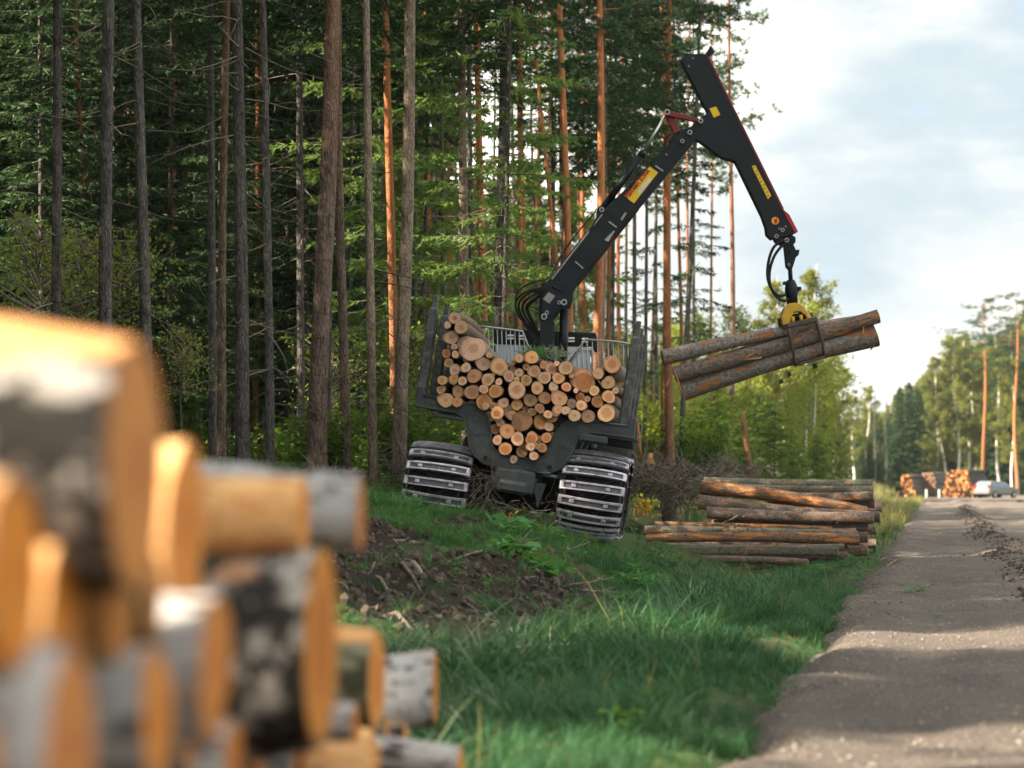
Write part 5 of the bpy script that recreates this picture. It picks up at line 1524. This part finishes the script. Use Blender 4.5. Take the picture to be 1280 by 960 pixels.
# crane tip, rotator, grapple
rt = slab([(966, 298), (985, 292), (994, 297), (994, 303), (990, 308), (977, 308), (968, 303)], .16, M['black_paint'], 'tip_bracket', FW)
pin('tip_pin', 983, 300.5, .034, rt, CY - .07, .05)
ro = slab([(979, 306), (990, 303), (994.5, 313), (999, 312), (998, 319), (994.5, 322), (990, 336), (986, 338), (982, 334)], .13, M['black_paint'], 'rotator_link', FW)
pin('tip_pin', 986, 331, .02, ro, CY - .06, .03); pin('tip_pin', 987.5, 314, .03, ro, CY - .06, .03, 'black_paint')
b = MB(); b.tube([at(987.5, 334, CY), at(988.5, 352, CY)], .033, 12); b.tube([at(988.5, 350, CY), at(988.8, 356, CY), at(989, 360, CY), at(989.5, 366, CY), at(989.8, 371, CY), at(990.5, 380, CY)], [.055, .085, .095, .10, .085, .08], 18)
b.box(at(981.5, 354, CY), (.07, .09, .05), None, .01); b.box(at(998, 361, CY), (.08, .08, .06), None, .01); b.build('rotator', M['black_paint'], FW, True)
b = MB(); b.tube([at(981, 368.5, CY), at(999, 364, CY)], .02, 8); b.build('rotator_collar', M['pin_steel'], FW, True)
for k, o_ in enumerate((0, 2.6)):
    hose([(984 - o_, 300.5 + o_ * .8, -.1), (975, 302.5 + o_ * 1.4, -.1), (966 + o_, 311 + o_, -.1), (960.5 + o_ * .9, 328, -.1), (959.5 + o_, 346, -.1), (964 + o_, 360 - o_, -.1), (973, 369.5 - o_, -.1), (983, 368 - o_ * .5, -.08)] if k == 0 else
         [(984, 303, -.06), (975, 310, -.1), (967, 322, -.1), (962, 340, -.1), (963, 357, -.1), (970, 370, -.1), (979, 376, -.1), (986, 374, -.06)], .022, rt)
GR = slab([(985, 380), (996, 379), (1003, 383), (1009, 391), (1016, 401), (1010, 404), (1004, 394), (999, 390), (991, 391), (988, 398), (986, 406), (977, 407), (975.5, 398), (979, 386)], .26, M['yellow_paint'], 'grapple', FW)
b = MB(); b.tube([at(989, 398, CY - .06), at(1011, 393.5, CY - .06)], .055, 14); b.build('grapple_cylinder', M['hose'], GR, True)
for px, py in ((991, 400), (1001, 398), (1009, 396)):
    b = MB(); b.tube([at(px, py - 4, CY - .13), at(px + .8, py + 4, CY - .15)], .025, 10); b.build('grapple_lug', M['yellow_paint'], GR, True)
fy = CY - .26    # near claw passes before the logs
cl1 = MB()
for (a, c, w) in (((983.5, 407.5), (1021.5, 398.5), .07),):
    cl1.bar(at(*a, fy), at(*c, fy), .08, w, (0, 0, 1), .01)
cl1.tube([at(985, 408, fy), at(987.5, 420, fy - .03), at(991.5, 438, fy - .02), at(993, 452, fy + .05), at(994, 457, fy + .2), at(994.5, 458, fy + .42)], [.028, .026, .022, .02, .02, .016], 8)
cl1.tube([at(1020.5, 399, fy), at(1023.5, 410, fy - .03), at(1028, 428, fy - .02), at(1030, 441, fy + .05), at(1030.5, 446, fy + .2), at(1031, 447, fy + .42)], [.028, .026, .022, .02, .02, .016], 8)
cl1.tube([at(993.5, 456, fy + .12), at(1004, 454, fy + .11), at(1018, 450, fy + .11), at(1030.5, 445.5, fy + .12)], .02, 8)
c1 = cl1.build('near_claw', M['claw_steel'], GR, True)
slab([(984, 410), (991, 409), (1000, 412), (990, 424)], .03, M['claw_steel'], 'claw_web', GR, fy, .004)
slab([(1022, 401), (1014, 403.5), (1010, 409), (1023.5, 414)], .03, M['claw_steel'], 'claw_web', GR, fy, .004)
cl2 = MB(); fy2 = CY + .30
cl2.bar(at(975, 403, fy2), at(1016, 393, fy2), .08, .07, (0, 0, 1), .01)
cl2.tube([at(976, 404, fy2), at(979, 420, fy2 + .03), at(984, 444, fy2 - .1), at(987, 455, fy2 - .35)], .024, 8); cl2.tube([at(1014, 396, fy2), at(1018, 412, fy2 + .03), at(1023, 434, fy2 - .1), at(1026, 446, fy2 - .35)], .024, 8)
cl2.build('far_claw', M['claw_steel'], GR, True)
slab([(973, 398), (979, 397), (984, 409), (979, 414), (974, 405)], .30, M['claw_steel'], 'claw_arm', GR, CY + .05)

# ------------------------------------------------------------------ logs held in the grapple
GL = 'logs held in the grapple'
log(at(828, 447, CY - .03), at(1074, 399, CY + .12), .125, 'upper grey log held in the grapple, resting on the two others', GL, 'log_bark_grey', 'dark_cut', 0, .065)
log(at(843, 468, CY - .14), at(1098, 395, CY - .1), .112, 'middle log held in the grapple, long reddish peeled strips, longest at right', GL, 'log_bark', 'dark_cut', 1, .10, roll=2.2)
log(at(853, 488, CY + .02), at(1095, 419, CY + .0), .158, 'lowest and thickest log held in the grapple', GL, 'log_bark_grey', 'dark_cut', 2, .172, roll=.6)
log(at(862, 463, CY + .19), at(1060, 408, CY + .22), .10, 'far log hidden behind the others in the grapple', GL, 'log_bark', 'dark_cut', 3, .09)


def strip(pts, w, name, label, mat='orange_strip', y=CY, cat='bark strip', group='torn bark strips'):
    b = MB(); P_ = [at(p[0], p[1], y + (p[2] if len(p) > 2 else 0)) for p in pts]; n = len(P_)
    b.tube(P_, [w * (1 - .6 * abs(2 * i / (n - 1) - 1)) for i in range(n)], 5); return tag(b.build(name, M[mat]), label, cat, group)


M['orange_strip'] = stone_mat('orange_strip', (.32, .13, .05), (.60, .28, .12))
strip([(842, 463, -.3), (846, 472, -.32), (850, 485, -.33), (855, 498, -.32)], .02, 'bark_strip', 'long torn bark strip hanging from the left end of the bundle')
strip([(838, 470, -.1), (834, 480, -.12), (830, 487, -.12)], .013, 'bark_strip', 'short dark bark strip hanging below the upper log')
strip([(927, 452, -.27), (936, 445, -.31), (944, 440, -.3)], .016, 'bark_strip', 'curled bark strip on the middle log, lower piece')
strip([(926, 450, -.27), (935, 449, -.31), (950, 448, -.31), (952, 446, -.28)], .018, 'bark_strip', 'pale curled bark strip peeling off the middle log')
strip([(1079, 408, -.2), (1079, 416, -.24), (1078.5, 421, -.24)], .012, 'bark_strip', 'small bark strip at the right end of the bundle')
strip([(1096, 422, -.12), (1092, 432, -.1), (1088, 438, -.1)], .018, 'bark_strip', 'grey bark scrap dangling under the right end', 'slash')
b = MB(); b.tube([at(1000, 457, CY), at(1015, 456, CY), at(1030, 452, CY)], .006, 5); b.tube([at(985, 462, CY), at(978, 473, CY), at(972, 478, CY)], .006, 5)
hb = tag(b.build('hanging_twig', M['slash']), 'thin leafy twig dangling below the grapple', 'twig')
for px, py in ((986, 468), (976, 477), (1018, 458)):
    l = MB(); c = at(px, py, CY); l.add([c + Vector((-.03, 0, .03)), c + Vector((.03, -.03, .035)), c + Vector((.04, 0, -.02)), c + Vector((-.02, .02, -.045))], [(0, 1, 2), (0, 2, 3)]); l.build('leaf', M['spruce_needle'], hb)

# green twigs on the load
def sprig(name, c, n, rad, seed, label, mat='grass_blade', ln=.16):
    r = np.random.default_rng(seed); p = np.array(c) + r.normal(0, 1, (n, 3)) * np.array(rad); d = unit(r.normal(0, 1, (n, 3)) + np.array([0, -.2, .5])) * (ln * r.uniform(.4, 1.1, n))[:, None]
    co, f = leaf_geo(p, d, np.full(n, .016)); return tag(obj(name, np_mesh(name, co, f, M[mat])), label, kind='stuff')


sprig('spruce_sprig', at(668, 440, 31.6), 200, (.11, .12, .035), 1, 'tuft of green twigs on top of the load, left of the pillar', 'light_grass', .13)
sprig('spruce_sprig', at(695, 442, 31.7), 200, (.10, .12, .035), 2, 'tuft of green twigs on top of the load, before the pillar', 'pale_grass', .13)
sprig('spruce_sprig', at(610, 560, 31.4), 60, (.05, .05, .1), 3, 'small twigs caught beside the bunk dip', 'pale_grass', .22)

# roots, straw and brush hanging under the machine
def brush(name, c, n, rad, L, seed, label, mat='slash', r0=.006, cat='brush', kind=None, down=0.0):
    r = np.random.default_rng(seed); segs = []
    for i in range(n):
        p = np.array(c) + r.normal(0, 1, 3) * np.array(rad); d = unit((r.normal(0, 1, 3) * np.array([1, .7, .55]) + np.array([0, 0, -down]))[None])[0]; l = L * r.uniform(.3, 1.2); q0 = p; rr = r0 * r.uniform(.5, 1.6)
        for k in range(3):
            d = unit((d + r.normal(0, .28, 3))[None])[0]; q1 = q0 + d * l / 3; segs.append((q0, q1, rr * (1 - k * .28), rr * (.75 - k * .28) + .001)); q0 = q1
    co, f = rods(segs); return tag(obj(name, np_mesh(name, co, f, M[mat])), label, kind='stuff')


brush('root_tangle', at(606, 610, 30.95), 110, (.10, .1, .16), .4, 5, 'tangle of straw and roots hanging beside the left track', 'stick', .004, down=.5)
brush('dry_stalks', at(640, 640, 30.9), 90, (.30, .15, .10), .35, 6, 'dry stalks and leaves under the machine frame', 'stick', .004)
brush('thin_branch_tangle', at(712, 560, 31.8), 26, (.15, .1, .1), .6, 7, 'bare twigs between bunk and right track', 'slash', .006)

# ------------------------------------------------------------------ stacked logs by the ditch
RS = 'logs of the ditch stack'
stack = [  # left px,py  right px,py  radius px left/right, Y, bark, label
    (876, 609, 1083, 640, 9.5, 7.5, 43.2, 'log_bark_orange', 'thick orange peeled log sloping down across the upper stack'),
    (874, 627, 1086, 645, 9.5, 6.0, 43.0, 'log_bark', 'dark log just under the orange peeled one'),
    (884, 641, 1092, 648, 8.5, 7.5, 42.7, 'log_bark', 'long dark log with a pale knot in mid-stack'),
    (880, 601, 1090, 606, 4.5, 6.5, 44.6, 'log_bark_green', 'topmost grey-green log at the back of the stack'),
    (905, 609, 1092, 613, 5.0, 6.0, 44.3, 'log_bark_green', 'grey log second from the top at the back'),
    (940, 618, 1092, 620, 5.0, 6.0, 44.1, 'log_bark', 'brown log third from the top at the back'),
    (960, 628, 1094, 629, 6.0, 6.5, 44.3, 'log_bark', 'dark log behind the right end of the orange one'),
    (900, 638, 1102, 633, 6.0, 8.0, 45.2, 'log_bark', 'dark log protruding farthest right in the stack'),
    (900, 650, 1100, 646, 6.0, 7.0, 45.0, 'log_bark', 'dark low log behind the right end of the stack'),
    (890, 655, 1086, 658, 6.0, 6.0, 42.9, 'log_bark', 'brown log under the one with the pale knot'),
    (819, 656, 1040, 662, 4.5, 4.0, 42.2, 'log_bark_orange', 'thin reddish peeled log on top of the lower heap'),
    (806, 663, 1072, 668, 6.0, 4.5, 41.7, 'log_bark_green', 'long grey-green log on the lower heap'),
    (808, 673, 1074, 675, 5.0, 6.5, 41.3, 'log_bark_orange', 'long log with an orange peeled stripe, lower heap'),
    (821, 683, 1055, 684, 5.5, 5.0, 41.0, 'log_bark_green', 'grey-brown log low in the lower heap'),
    (838, 690, 1048, 690, 5.5, 5.0, 40.8, 'log_bark_green', 'mossy log near the grass, lower heap'),
    (862, 699, 1010, 703, 5.0, 4.5, 40.7, 'log_bark', 'lowest dark log half sunk in the ditch grass'),
    (870, 668, 1070, 665, 6.0, 5.5, 42.6, 'log_bark', 'log hidden between the upper and the lower heap'),
    (850, 680, 1060, 680, 6.5, 5.5, 42.2, 'log_bark', 'log hidden inside the lower heap'),
    (870, 692, 1060, 695, 6.5, 5.5, 41.8, 'log_bark', 'log hidden at the bottom of the lower heap'),
    (890, 672, 1085, 672, 7.0, 6.5, 43.6, 'log_bark', 'log hidden inside the upper heap'),
    (895, 686, 1085, 688, 7.0, 6.5, 43.2, 'log_bark', 'log hidden at the bottom of the upper heap'),
    (895, 666, 1095, 662, 7.0, 6.5, 44.6, 'log_bark', 'log hidden at the back of the upper heap'),
    (895, 682, 1095, 680, 7.0, 6.5, 44.4, 'log_bark', 'log hidden at the back bottom of the upper heap'),
]
for i, (xl, yl, xr, yr, rl, rr, Y, bark, lb) in enumerate(stack):
    a = at(xl, yl, Y); c = at(xr, yr, Y - .5)
    log(c, a, rr * Y / FPX, lb, RS, bark, 'dark_cut' if i not in (12, 10) else 'cut_wood', i % 5, rl * Y / FPX, roll=i * 1.7)
stub = MB(); stub.tube([(0, 0, -.3), (.08, .02, .6), (.2, .05, 1.0)], [.5, .36, .22], 7); SM = stub.mesh('branch_stub', M['orange_bark'])
for o_ in [q for q in COL.objects if q.type == 'EMPTY' and q.get('group') in (RS, GL) and 'hidden' not in q['label']]:
    body = [c for c in o_.children if c.name.startswith('bark')][0]
    for k in range(random.randint(2, 5)):
        t = random.uniform(.1, .9); a = random.uniform(0, 6.28); rr = body.scale[0] * .97
        sb = obj('branch_stub', SM, o_); q = random.uniform(.018, .034)
        sb.matrix_basis = Matrix.Translation((rr * math.cos(a), body.scale[1] * t, rr * math.sin(a))) @ Vector((math.cos(a), .35, math.sin(a))).to_track_quat('Z', 'Y').to_matrix().to_4x4() @ Matrix.Diagonal((q, q, q * random.uniform(.7, 1.8), 1))
strip([(900, 655, 0), (915, 649, 0), (930, 640, 0), (945, 631, 0)], .02, 'branch', 'bare forked branch lying slantwise on the upper stack', 'slash', 42.3, 'branch', 'loose branches')
sprig('spruce_sprig', at(915, 661, 41.2), 90, (.2, .08, .04), 8, 'green sprig on the lower log heap', 'spruce_needle', .12)

# ------------------------------------------------------------------ brush heap, stumps and ground branches
brush('brush_heap', tuple(at(842, 606, 47)), 620, (.62, .5, .20), .8, 21, 'grey heap of logging slash and roots behind the log stack', 'slash', .011)
brush('brush_heap', tuple(at(805, 598, 46)), 200, (.35, .3, .18), .6, 22, 'smaller heap of slash right of the right track', 'slash', .010)
brush('brush_heap', tuple(at(917, 588, 52)), 160, (.35, .3, .12), .6, 23, 'low heap of slash beyond the topmost stacked log', 'slash', .010)
brush('branch_tangle', tuple(at(392, 622, 30.5)), 150, (.16, .2, .16), .5, 24, 'tangle of torn roots at the foot of the thickest pine', 'stick', .008)
brush('branch_tangle', tuple(at(497, 580, 34.0)), 90, (.10, .2, .16), .5, 25, 'bare twigs around the trunk beside the left track', 'slash', .006)
brush('branch_tangle', tuple(at(465, 600, 33)), 120, (.35, .3, .08), .5, 26, 'litter of dead twigs between stump and left track', 'slash', .006)


def stump(px, py, Y, r, h, label, seed, tilt=0.0, bark='spruce_bark', name='tree_stump'):
    rr = np.random.default_rng(seed); p = at(px, py, Y); p.z = gz1(p.x, p.y); n = 20; b = MB(); vs = []; zs = [-.1, 0, .06, .15, h * .6, h]
    for z in zs:
        for k in range(n):
            a = 6.2832 * k / n; q = r * (1 + .5 * math.exp(-max(z, 0) / .1) * (.6 + .4 * math.sin(4 * a + seed))) * (1 + .06 * math.sin(3 * a + seed) + rr.normal() * .02)
            vs.append((q * math.cos(a), q * math.sin(a), z + (rr.normal() * .015 if z == h else 0)))
    fs = [(i * n + k, i * n + (k + 1) % n, (i + 1) * n + (k + 1) % n, (i + 1) * n + k) for i in range(len(zs) - 1) for k in range(n)]
    b.add(vs, fs, 0, True); e = empty(name, p); e.rotation_euler = (tilt, tilt * .5, seed); tag(e, label, 'stump', 'stumps')
    b.build('bark', M[bark], e)
    t = MB(); t.add([(0, 0, h + .01)] + [vs[(len(zs) - 1) * n + k] for k in range(n)], [(0, 1 + k, 1 + (k + 1) % n) for k in range(n)]); t.build('cut_top', M['dark_cut'], e)
    return e


stump(437, 606, 33.6, .17, .36, 'broad mossy stump before the reddish pine trunk', 1, .06)
stump(288, 590, 31.6, .12, .22, 'small stump at the foot of the thick pale spruce', 2, .1)
stump(838, 600, 48, .16, .5, 'short stump rising from the slash heap', 3, .1)
stump(1033, 598, 58, .3, .5, 'low stump beyond the right end of the log stack', 4)
# splintered pale stump in the heap and the snapped stem beside the young spruces
strip([(812, 598, 0), (812.5, 580, 0), (813, 566, 0)], .09, 'splintered_stump', 'splintered orange stump standing in the slash heap', 'orange_strip', 47, 'stump', 'stumps')
b = MB(); b.tube([at(939, 600, 66), at(936, 575, 66), at(931, 540, 66), at(929, 514, 66)], [.09, .075, .065, .03], 8); b.tube([at(932, 545, 66), at(926, 522, 66), at(917, 516, 66)], [.04, .035, .03], 6)
tag(b.build('snapped_stem', M['orange_bark']), 'snapped bare stem with one arm left of the young spruces', 'dead tree')
BRW = [([(447, 731), (462, 742), (476, 752), (488, 761)], .030, 22.5, 'thick pale forked branch lying on the dark soil'), ([(472, 716), (486, 728), (500, 740)], .016, 23.5, 'thin straight pale stick left on the dark soil'), ([(502, 758), (515, 750), (527, 741)], .022, 22.2, 'short pale branch pointing up-right on the soil'),
       ([(516, 716), (522, 722), (532, 730), (540, 733)], .040, 23.5, 'weathered grey root chunk at the edge of the leaves'), ([(480, 784), (496, 795), (516, 808)], .028, 20.0, 'pale branch just above the birch log of the pile'), ([(580, 758), (595, 763), (606, 765)], .018, 21.5, 'light stick lying level in the soil'),
       ([(451, 672), (478, 690), (490, 694), (505, 694)], .011, 26.5, 'long thin twig along the grass edge'), ([(405, 612), (412, 606), (421, 598)], .022, 31.0, 'short pale stick leaning by the tangle of roots'), ([(674, 726), (676, 718), (679, 708)], .010, 25.0, 'thin upright dead stem among the big leaves'), ([(586, 705), (590, 698), (594, 690)], .026, 26.0, 'dark upright wood chip in the soil'), ([(497, 552), (504, 566), (509, 580), (511, 592)], .028, 33.6, 'bleached dead branch leaning on the trunk beside the left track')]
for pts, w, Y, lb in BRW:
    b = MB(); P_ = [at(p[0], p[1], Y - .35 * k) for k, p in enumerate(pts)]
    if 'leaning' not in lb and 'upright' not in lb:
        for p in P_: p.z = max(gz1(p.x, p.y) + w * .6, p.z)
    n = len(P_); b.tube(P_, [w * (1 - .5 * i / (n - 1)) for i in range(n)], 7)
    if 'forked' in lb: b.tube([P_[1], P_[1] + Vector((.05, 0, .12))], [.02, .008], 6)
    tag(b.build('branch', M['stick']), lb, 'branch', 'branches on the ground')
strip([(401, 648, 0), (408, 652, -.1), (424, 657, -.2), (428, 659, -.2)], .035, 'wood_chunk', 'bright orange split wood chunk by the tangle of roots', 'orange_strip', 28.5, 'wood chunk', 'loose wood')
strip([(400, 660, 0), (410, 668, -.1), (420, 670, -.1)], .03, 'wood_chunk', 'pale split wood chunk below the orange one', 'stick', 28.0, 'wood chunk', 'loose wood')
strip([(797, 528, 0), (799, 545, 0), (800, 560, 0), (802, 575, 0)], .022, 'bark_strip', 'orange bark strip hanging at the foot of the right stakes', 'orange_strip', 30.9)

# yellow and orange autumn leaves right of the machine
for i, (px, py, m_) in enumerate(((806, 628, 'yellow_leaf'), (812, 633, 'yellow_leaf'), (818, 630, 'lime_leaf'), (810, 643, 'orange_leaf'), (802, 633, 'orange_leaf'), (800, 624, 'lime_leaf'), (636, 648, 'orange_leaf'), (745, 706, 'yellow_leaf'))):
    p = at(px, py, 34 if px > 780 else 30.3); r = np.random.default_rng(i); n = 16; B = np.array(p) + r.normal(0, 1, (n, 3)) * np.array([.06, .1, .04]); d = unit(r.normal(0, 1, (n, 3))) * .07
    co, f = leaf_geo(B, d, np.full(n, .05), 'leaf'); side = 'right of the right track' if px > 780 else 'in the grass before the machine'
    tag(obj('autumn_leaves', np_mesh('leaves', co, f, M[m_])), 'small tuft of %s leaves %s, %s of such tufts' % ({'y': 'yellow', 'l': 'lime', 'o': 'orange'}[m_[0]], side, ordinal(i + 1)), 'leaves', 'autumn leaf tufts')
for i, (px, Y) in enumerate(((1020, 62), (1040, 66), (1010, 58), (1030, 60))):
    x = (px - 640) * Y / FPX; r = np.random.default_rng(30 + i); n = 260; B = np.array([x, Y, gz1(x, Y)]) + np.stack([r.normal(0, .22, n), r.normal(0, .22, n), r.uniform(.0, .55, n)], 1); d = unit(r.normal(0, 1, (n, 3))) * .09
    co, f = leaf_geo(B, d, np.full(n, .06), 'leaf'); tag(obj('rusty_bush', np_mesh('leaves', co, f, M['orange_leaf'])), 'low rust-orange bush beyond the log stack, %s from the left' % ordinal((2, 4, 1, 3)[i]), 'bush', 'rust-orange bushes')
# weeds on the road
for i, (px, py, s) in enumerate(((1146, 742, 1.0), (1200, 728, .6), (1170, 770, .5), (1096, 690, .5))):
    Y = CAMZ * FPX / (py - 605); x = (px - 640) * Y / FPX; p = (x, Y, float(road_z(np.array([x]), np.array([Y]), np.array([x - edge_x(Y)]))[0]))
    o = obj('road_weed', H1[i % 3]); o.location = p; o.scale = (s * 1.1, s * 1.1, s * .6); tag(o, ('largest green weed growing in the road', 'green weed on the road right of the largest one', 'tiny weed on the road below the largest one', 'small weed at the road edge by the verge')[i], 'weed', 'weeds on the road')

# ------------------------------------------------------------------ firewood pile close to the camera
FP = 'firewood logs of the near pile'
pile = [  # x_end, y, z, radius, bark, label
    (-.475, 3.05, 1.325, .172, 'fire_torn_suntop', 'biggest top log of the near pile, dark bark, end glowing orange'),
    (-.365, 4.65, .985, .205, 'fire_dark', 'big dark-barked log lower in the near pile, tall orange end'),
    (-.44, 3.6, 1.03, .115, 'fire_birch', 'white birch log left of the big lower dark log'),
    (-.468, 3.2, 1.0, .090, 'fire_birch', 'pale birch log at the bottom left, second from the edge'),
    (-.51, 2.8, .985, .12, 'fire_birch', 'pale birch log at the bottom left picture corner'),
    (-.456, 5.3, 1.232, .085, 'fire_peeled', 'sunlit peeled log on top, right of the biggest log'),
    (-.37, 5.9, 1.225, .085, 'fire_birch', 'white birch end peeking right of the sunlit peeled log'),
    (-.505, 3.75, 1.24, .13, 'fire_peeled', 'log end glowing orange close behind the biggest log'),
    (-.554, 2.70, 1.205, .108, 'fire_peeled', 'orange log end at the left picture edge'),
    (-.548, 2.95, 1.14, .09, 'fire_peeled', 'orange log end second from the left edge'),
    (-.512, 3.17, 1.13, .075, 'fire_peeled', 'orange log end under the biggest log'),
    (-.39, 7.0, .735, .150, 'fire_moss_suntop', 'mossy dark log right of the big lower dark log'),
    (-.285, 9.0, .545, .150, 'fire_birch', 'white birch log at the right end of the pile'),
    (-.40, 6.2, .69, .055, 'fire_birch', 'thin bright log below the mossy one'),
    (-.335, 6.0, .59, .075, 'fire_peeled', 'thin orange peeled log near the bottom edge'),
    (-.17, 8.0, .375, .065, 'fire_birch', 'lowest thin birch log at the bottom edge'),
    (-.47, 4.1, .80, .10, 'fire_birch', 'grey birch log at the bottom edge under the white birch'),
    (-.43, 4.3, .68, .09, 'fire_peeled', 'orange log at the bottom edge, left of the big dark one'),
    (-.50, 3.35, .80, .085, 'fire_peeled', 'orange log hidden at the bottom left'),
]
placed = []
for i, (xe, y, z, r, bark, lb) in enumerate(pile):
    ln = random.uniform(.9, 1.3); log((xe, y, z), (xe - ln, y + ln * random.uniform(.03, .12), z + random.uniform(-.01, .01)), r, lb, FP, bark, 'fire_cut', i % 4, r1=r * .97, roll=0.0 if bark in ('fire_torn_suntop', 'fire_moss_suntop') else i * 1.3)
    placed.append((y, z, r))
fr = np.random.default_rng(77); k = 0
for t in range(3500):
    y = fr.uniform(2.55, 9.3); r = fr.uniform(.055, .13); z = fr.uniform(.06, 1.3)
    ztop = np.interp(y, [2.4, 3.2, 4.2, 5.6, 6.6, 8, 9.3], [1.22, 1.24, 1.22, 1.10, .78, .55, .42])
    if k > 95 or z + r > ztop or any((y - a) ** 2 + (z - b_) ** 2 < (r + c) ** 2 * .97 for a, b_, c in placed): continue
    placed.append((y, z, r)); k += 1; xe = np.interp(y, [2.5, 5, 9], [-.56, -.47, -.38]) + fr.uniform(-.06, .02)
    bark = ('fire_birch', 'fire_dark', 'fire_peeled', 'fire_moss')[k % 4]
    log((xe, y, z), (xe - fr.uniform(.9, 1.2), y, z), r, '%s firewood log packed inside the near pile' % ordinal(k), FP, bark, 'fire_cut', k % 4, roll=k * 1.1)

# ------------------------------------------------------------------ far landing: stacks, car, posts
def far_stack(px0, px1, ytop, Y, L, label, orange, ang):
    a = at(px0, 618, Y); c = at(px1, 618, Y); w = (c - a).length; h = (618 - ytop) * Y / FPX
    e = empty('log_stack', ((a.x + c.x) / 2, Y, .05)); e.rotation_euler.z = ang; tag(e, label, 'log stack', 'log stacks at the far landing')
    r = np.random.default_rng(int(px0)); bm_ = MB(); en = MB(); z = .12; row = 0
    while z < h:
        x = -w / 2 + (row % 2) * .12 + .1 * row * .5
        while x < w / 2 - .05 * row:
            rr = r.uniform(.08, .14); yj = r.uniform(-.15, .15); bm_.tube([(x, yj, z), (x, L + yj, z + r.normal() * .02)], rr, 8, 0, False)
            en.tube([(x, yj - .01, z), (x, yj - .03, z)], rr * .95, 8, 0, True); x += .25
        z += .21; row += 1
    s = bm_.build('log_bodies', M['far_bark'], e); s['kind'] = 'stuff'; s = en.build('log_ends', M[orange], e); s['kind'] = 'stuff'
    return e


m, nt, out = newmat('rust_cut'); isl = nd(nt, 'ShaderNodeNewGeometry').outputs['Random Per Island']
principled(nt, out, ramp(nt, isl, [(.15, (.03, .02, .015)), (.4, (.22, .08, .03)), (.75, (.55, .22, .06)), (1, (.70, .33, .12))]), .9); M['rust_cut'] = m
M['far_bark'] = stone_mat('far_bark', (.05, .045, .042), (.15, .135, .125))
far_stack(1122, 1146, 589, 226, 3.5, 'grey log stack at far left of the landing, orange ends', 'rust_cut', R(-28))
far_stack(1146, 1174, 587, 228, 3.5, 'weathered grey log stack in the middle of the landing', 'dark_cut', R(-30))
far_stack(1178, 1219, 582, 220, 6.0, 'biggest far log stack with glowing orange ends beside the car', 'rust_cut', R(-26))
for px, lb in ((1158, 'left white marker post before the grey stack'), (1174, 'right white marker post before the grey stack')):
    b = MB(); p = at(px, 618, 215); p.z = .05; b.box(p + Vector((0, 0, .38)), (.16, .12, .70), None, .03); b.box(p + Vector((0, 0, .74)), (.18, .14, .06), None, .02); tag(b.build('marker_post', M['white_post']), lb, 'post', 'white marker posts')


def car():
    p = at(1246, 621, 212); p.z = .06; e = empty('car', p); e.rotation_euler.z = R(-50); tag(e, 'silver hatchback parked at the far right beside the log stack', 'car')
    # side profile (y forward, z up)
    prof = [(-2.05, .35), (-2.08, .75), (-1.98, .98), (-1.75, 1.40), (-1.45, 1.50), (-.2, 1.50), (.35, 1.38), (1.05, .98), (1.95, .82), (2.1, .6), (2.1, .35)]
    b = MB(); W2 = .86
    def wv(z): return W2 * (1 - .16 * max(0, z - .95) / .5)
    b.prism([(-wv(z), y, z) for y, z in prof], [(wv(z), y, z) for y, z in prof]); b.build('body', M['car_paint'], e, bevel=.05)
    for s in (-1, 1):
        for q in ([(-1.72, 1.0), (-1.62, 1.33), (-.85, 1.40), (-.85, 1.0)], [(-.78, 1.0), (-.78, 1.40), (-.2, 1.41), (.28, 1.31), (.85, 1.0)]):
            g_ = MB(); g_.prism([(s * (wv(z) - .02), y, z) for y, z in q], [(s * (wv(z) + .012), y, z) for y, z in q]); g_.build('side_window', M['glass'], e)
        for y in (-1.3, 1.3):
            w_ = MB(); w_.tube([(s * .70, y, .31), (s * .72, y, .31), (s * .88, y, .31), (s * .90, y, .31)], [.26, .32, .32, .27], 20); wo = w_.build('wheel', M['rubber'], e)
            h_ = MB(); h_.tube([(s * .89, y, .31), (s * .915, y, .31)], .2, 14); h_.build('rim', M['galvanised'], wo)
        l = MB(); l.box((s * .72, -2.0, .98), (.2, .16, .38), None, .03); l.build('tail_light', M['tail_red'], e)
        l = MB(); l.box((s * .62, 2.05, .68), (.36, .12, .14), None, .03); l.build('headlight', M['lamp_lens'], e)
    g_ = MB(); g_.prism([(-.66, -1.97, 1.04), (.66, -1.97, 1.04), (.60, -1.80, 1.36), (-.60, -1.80, 1.36)], [(-.66, -1.90, 1.04), (.66, -1.90, 1.04), (.60, -1.72, 1.36), (-.60, -1.72, 1.36)]); g_.build('rear_window', M['glass'], e)
    b = MB(); b.box((0, -2.08, .5), (1.7, .12, .25), None, .04); b.build('bumper', M['car_paint'], e)


car()

# ------------------------------------------------------------------ haze
b = MB(); b.box((0, 190, 28), (700, 520, 60)); hz = b.build('haze', [])
m, nt, out = newmat('haze'); pv = nd(nt, 'ShaderNodeVolumePrincipled', {'Color': (.80, .90, .96, 1), 'Density': .00016, 'Anisotropy': .35}); nt.links.new(pv.outputs[0], out.inputs['Volume'])
hz.data.materials.append(m); tag(hz, 'thin pale haze over the far end of the road', kind='stuff')
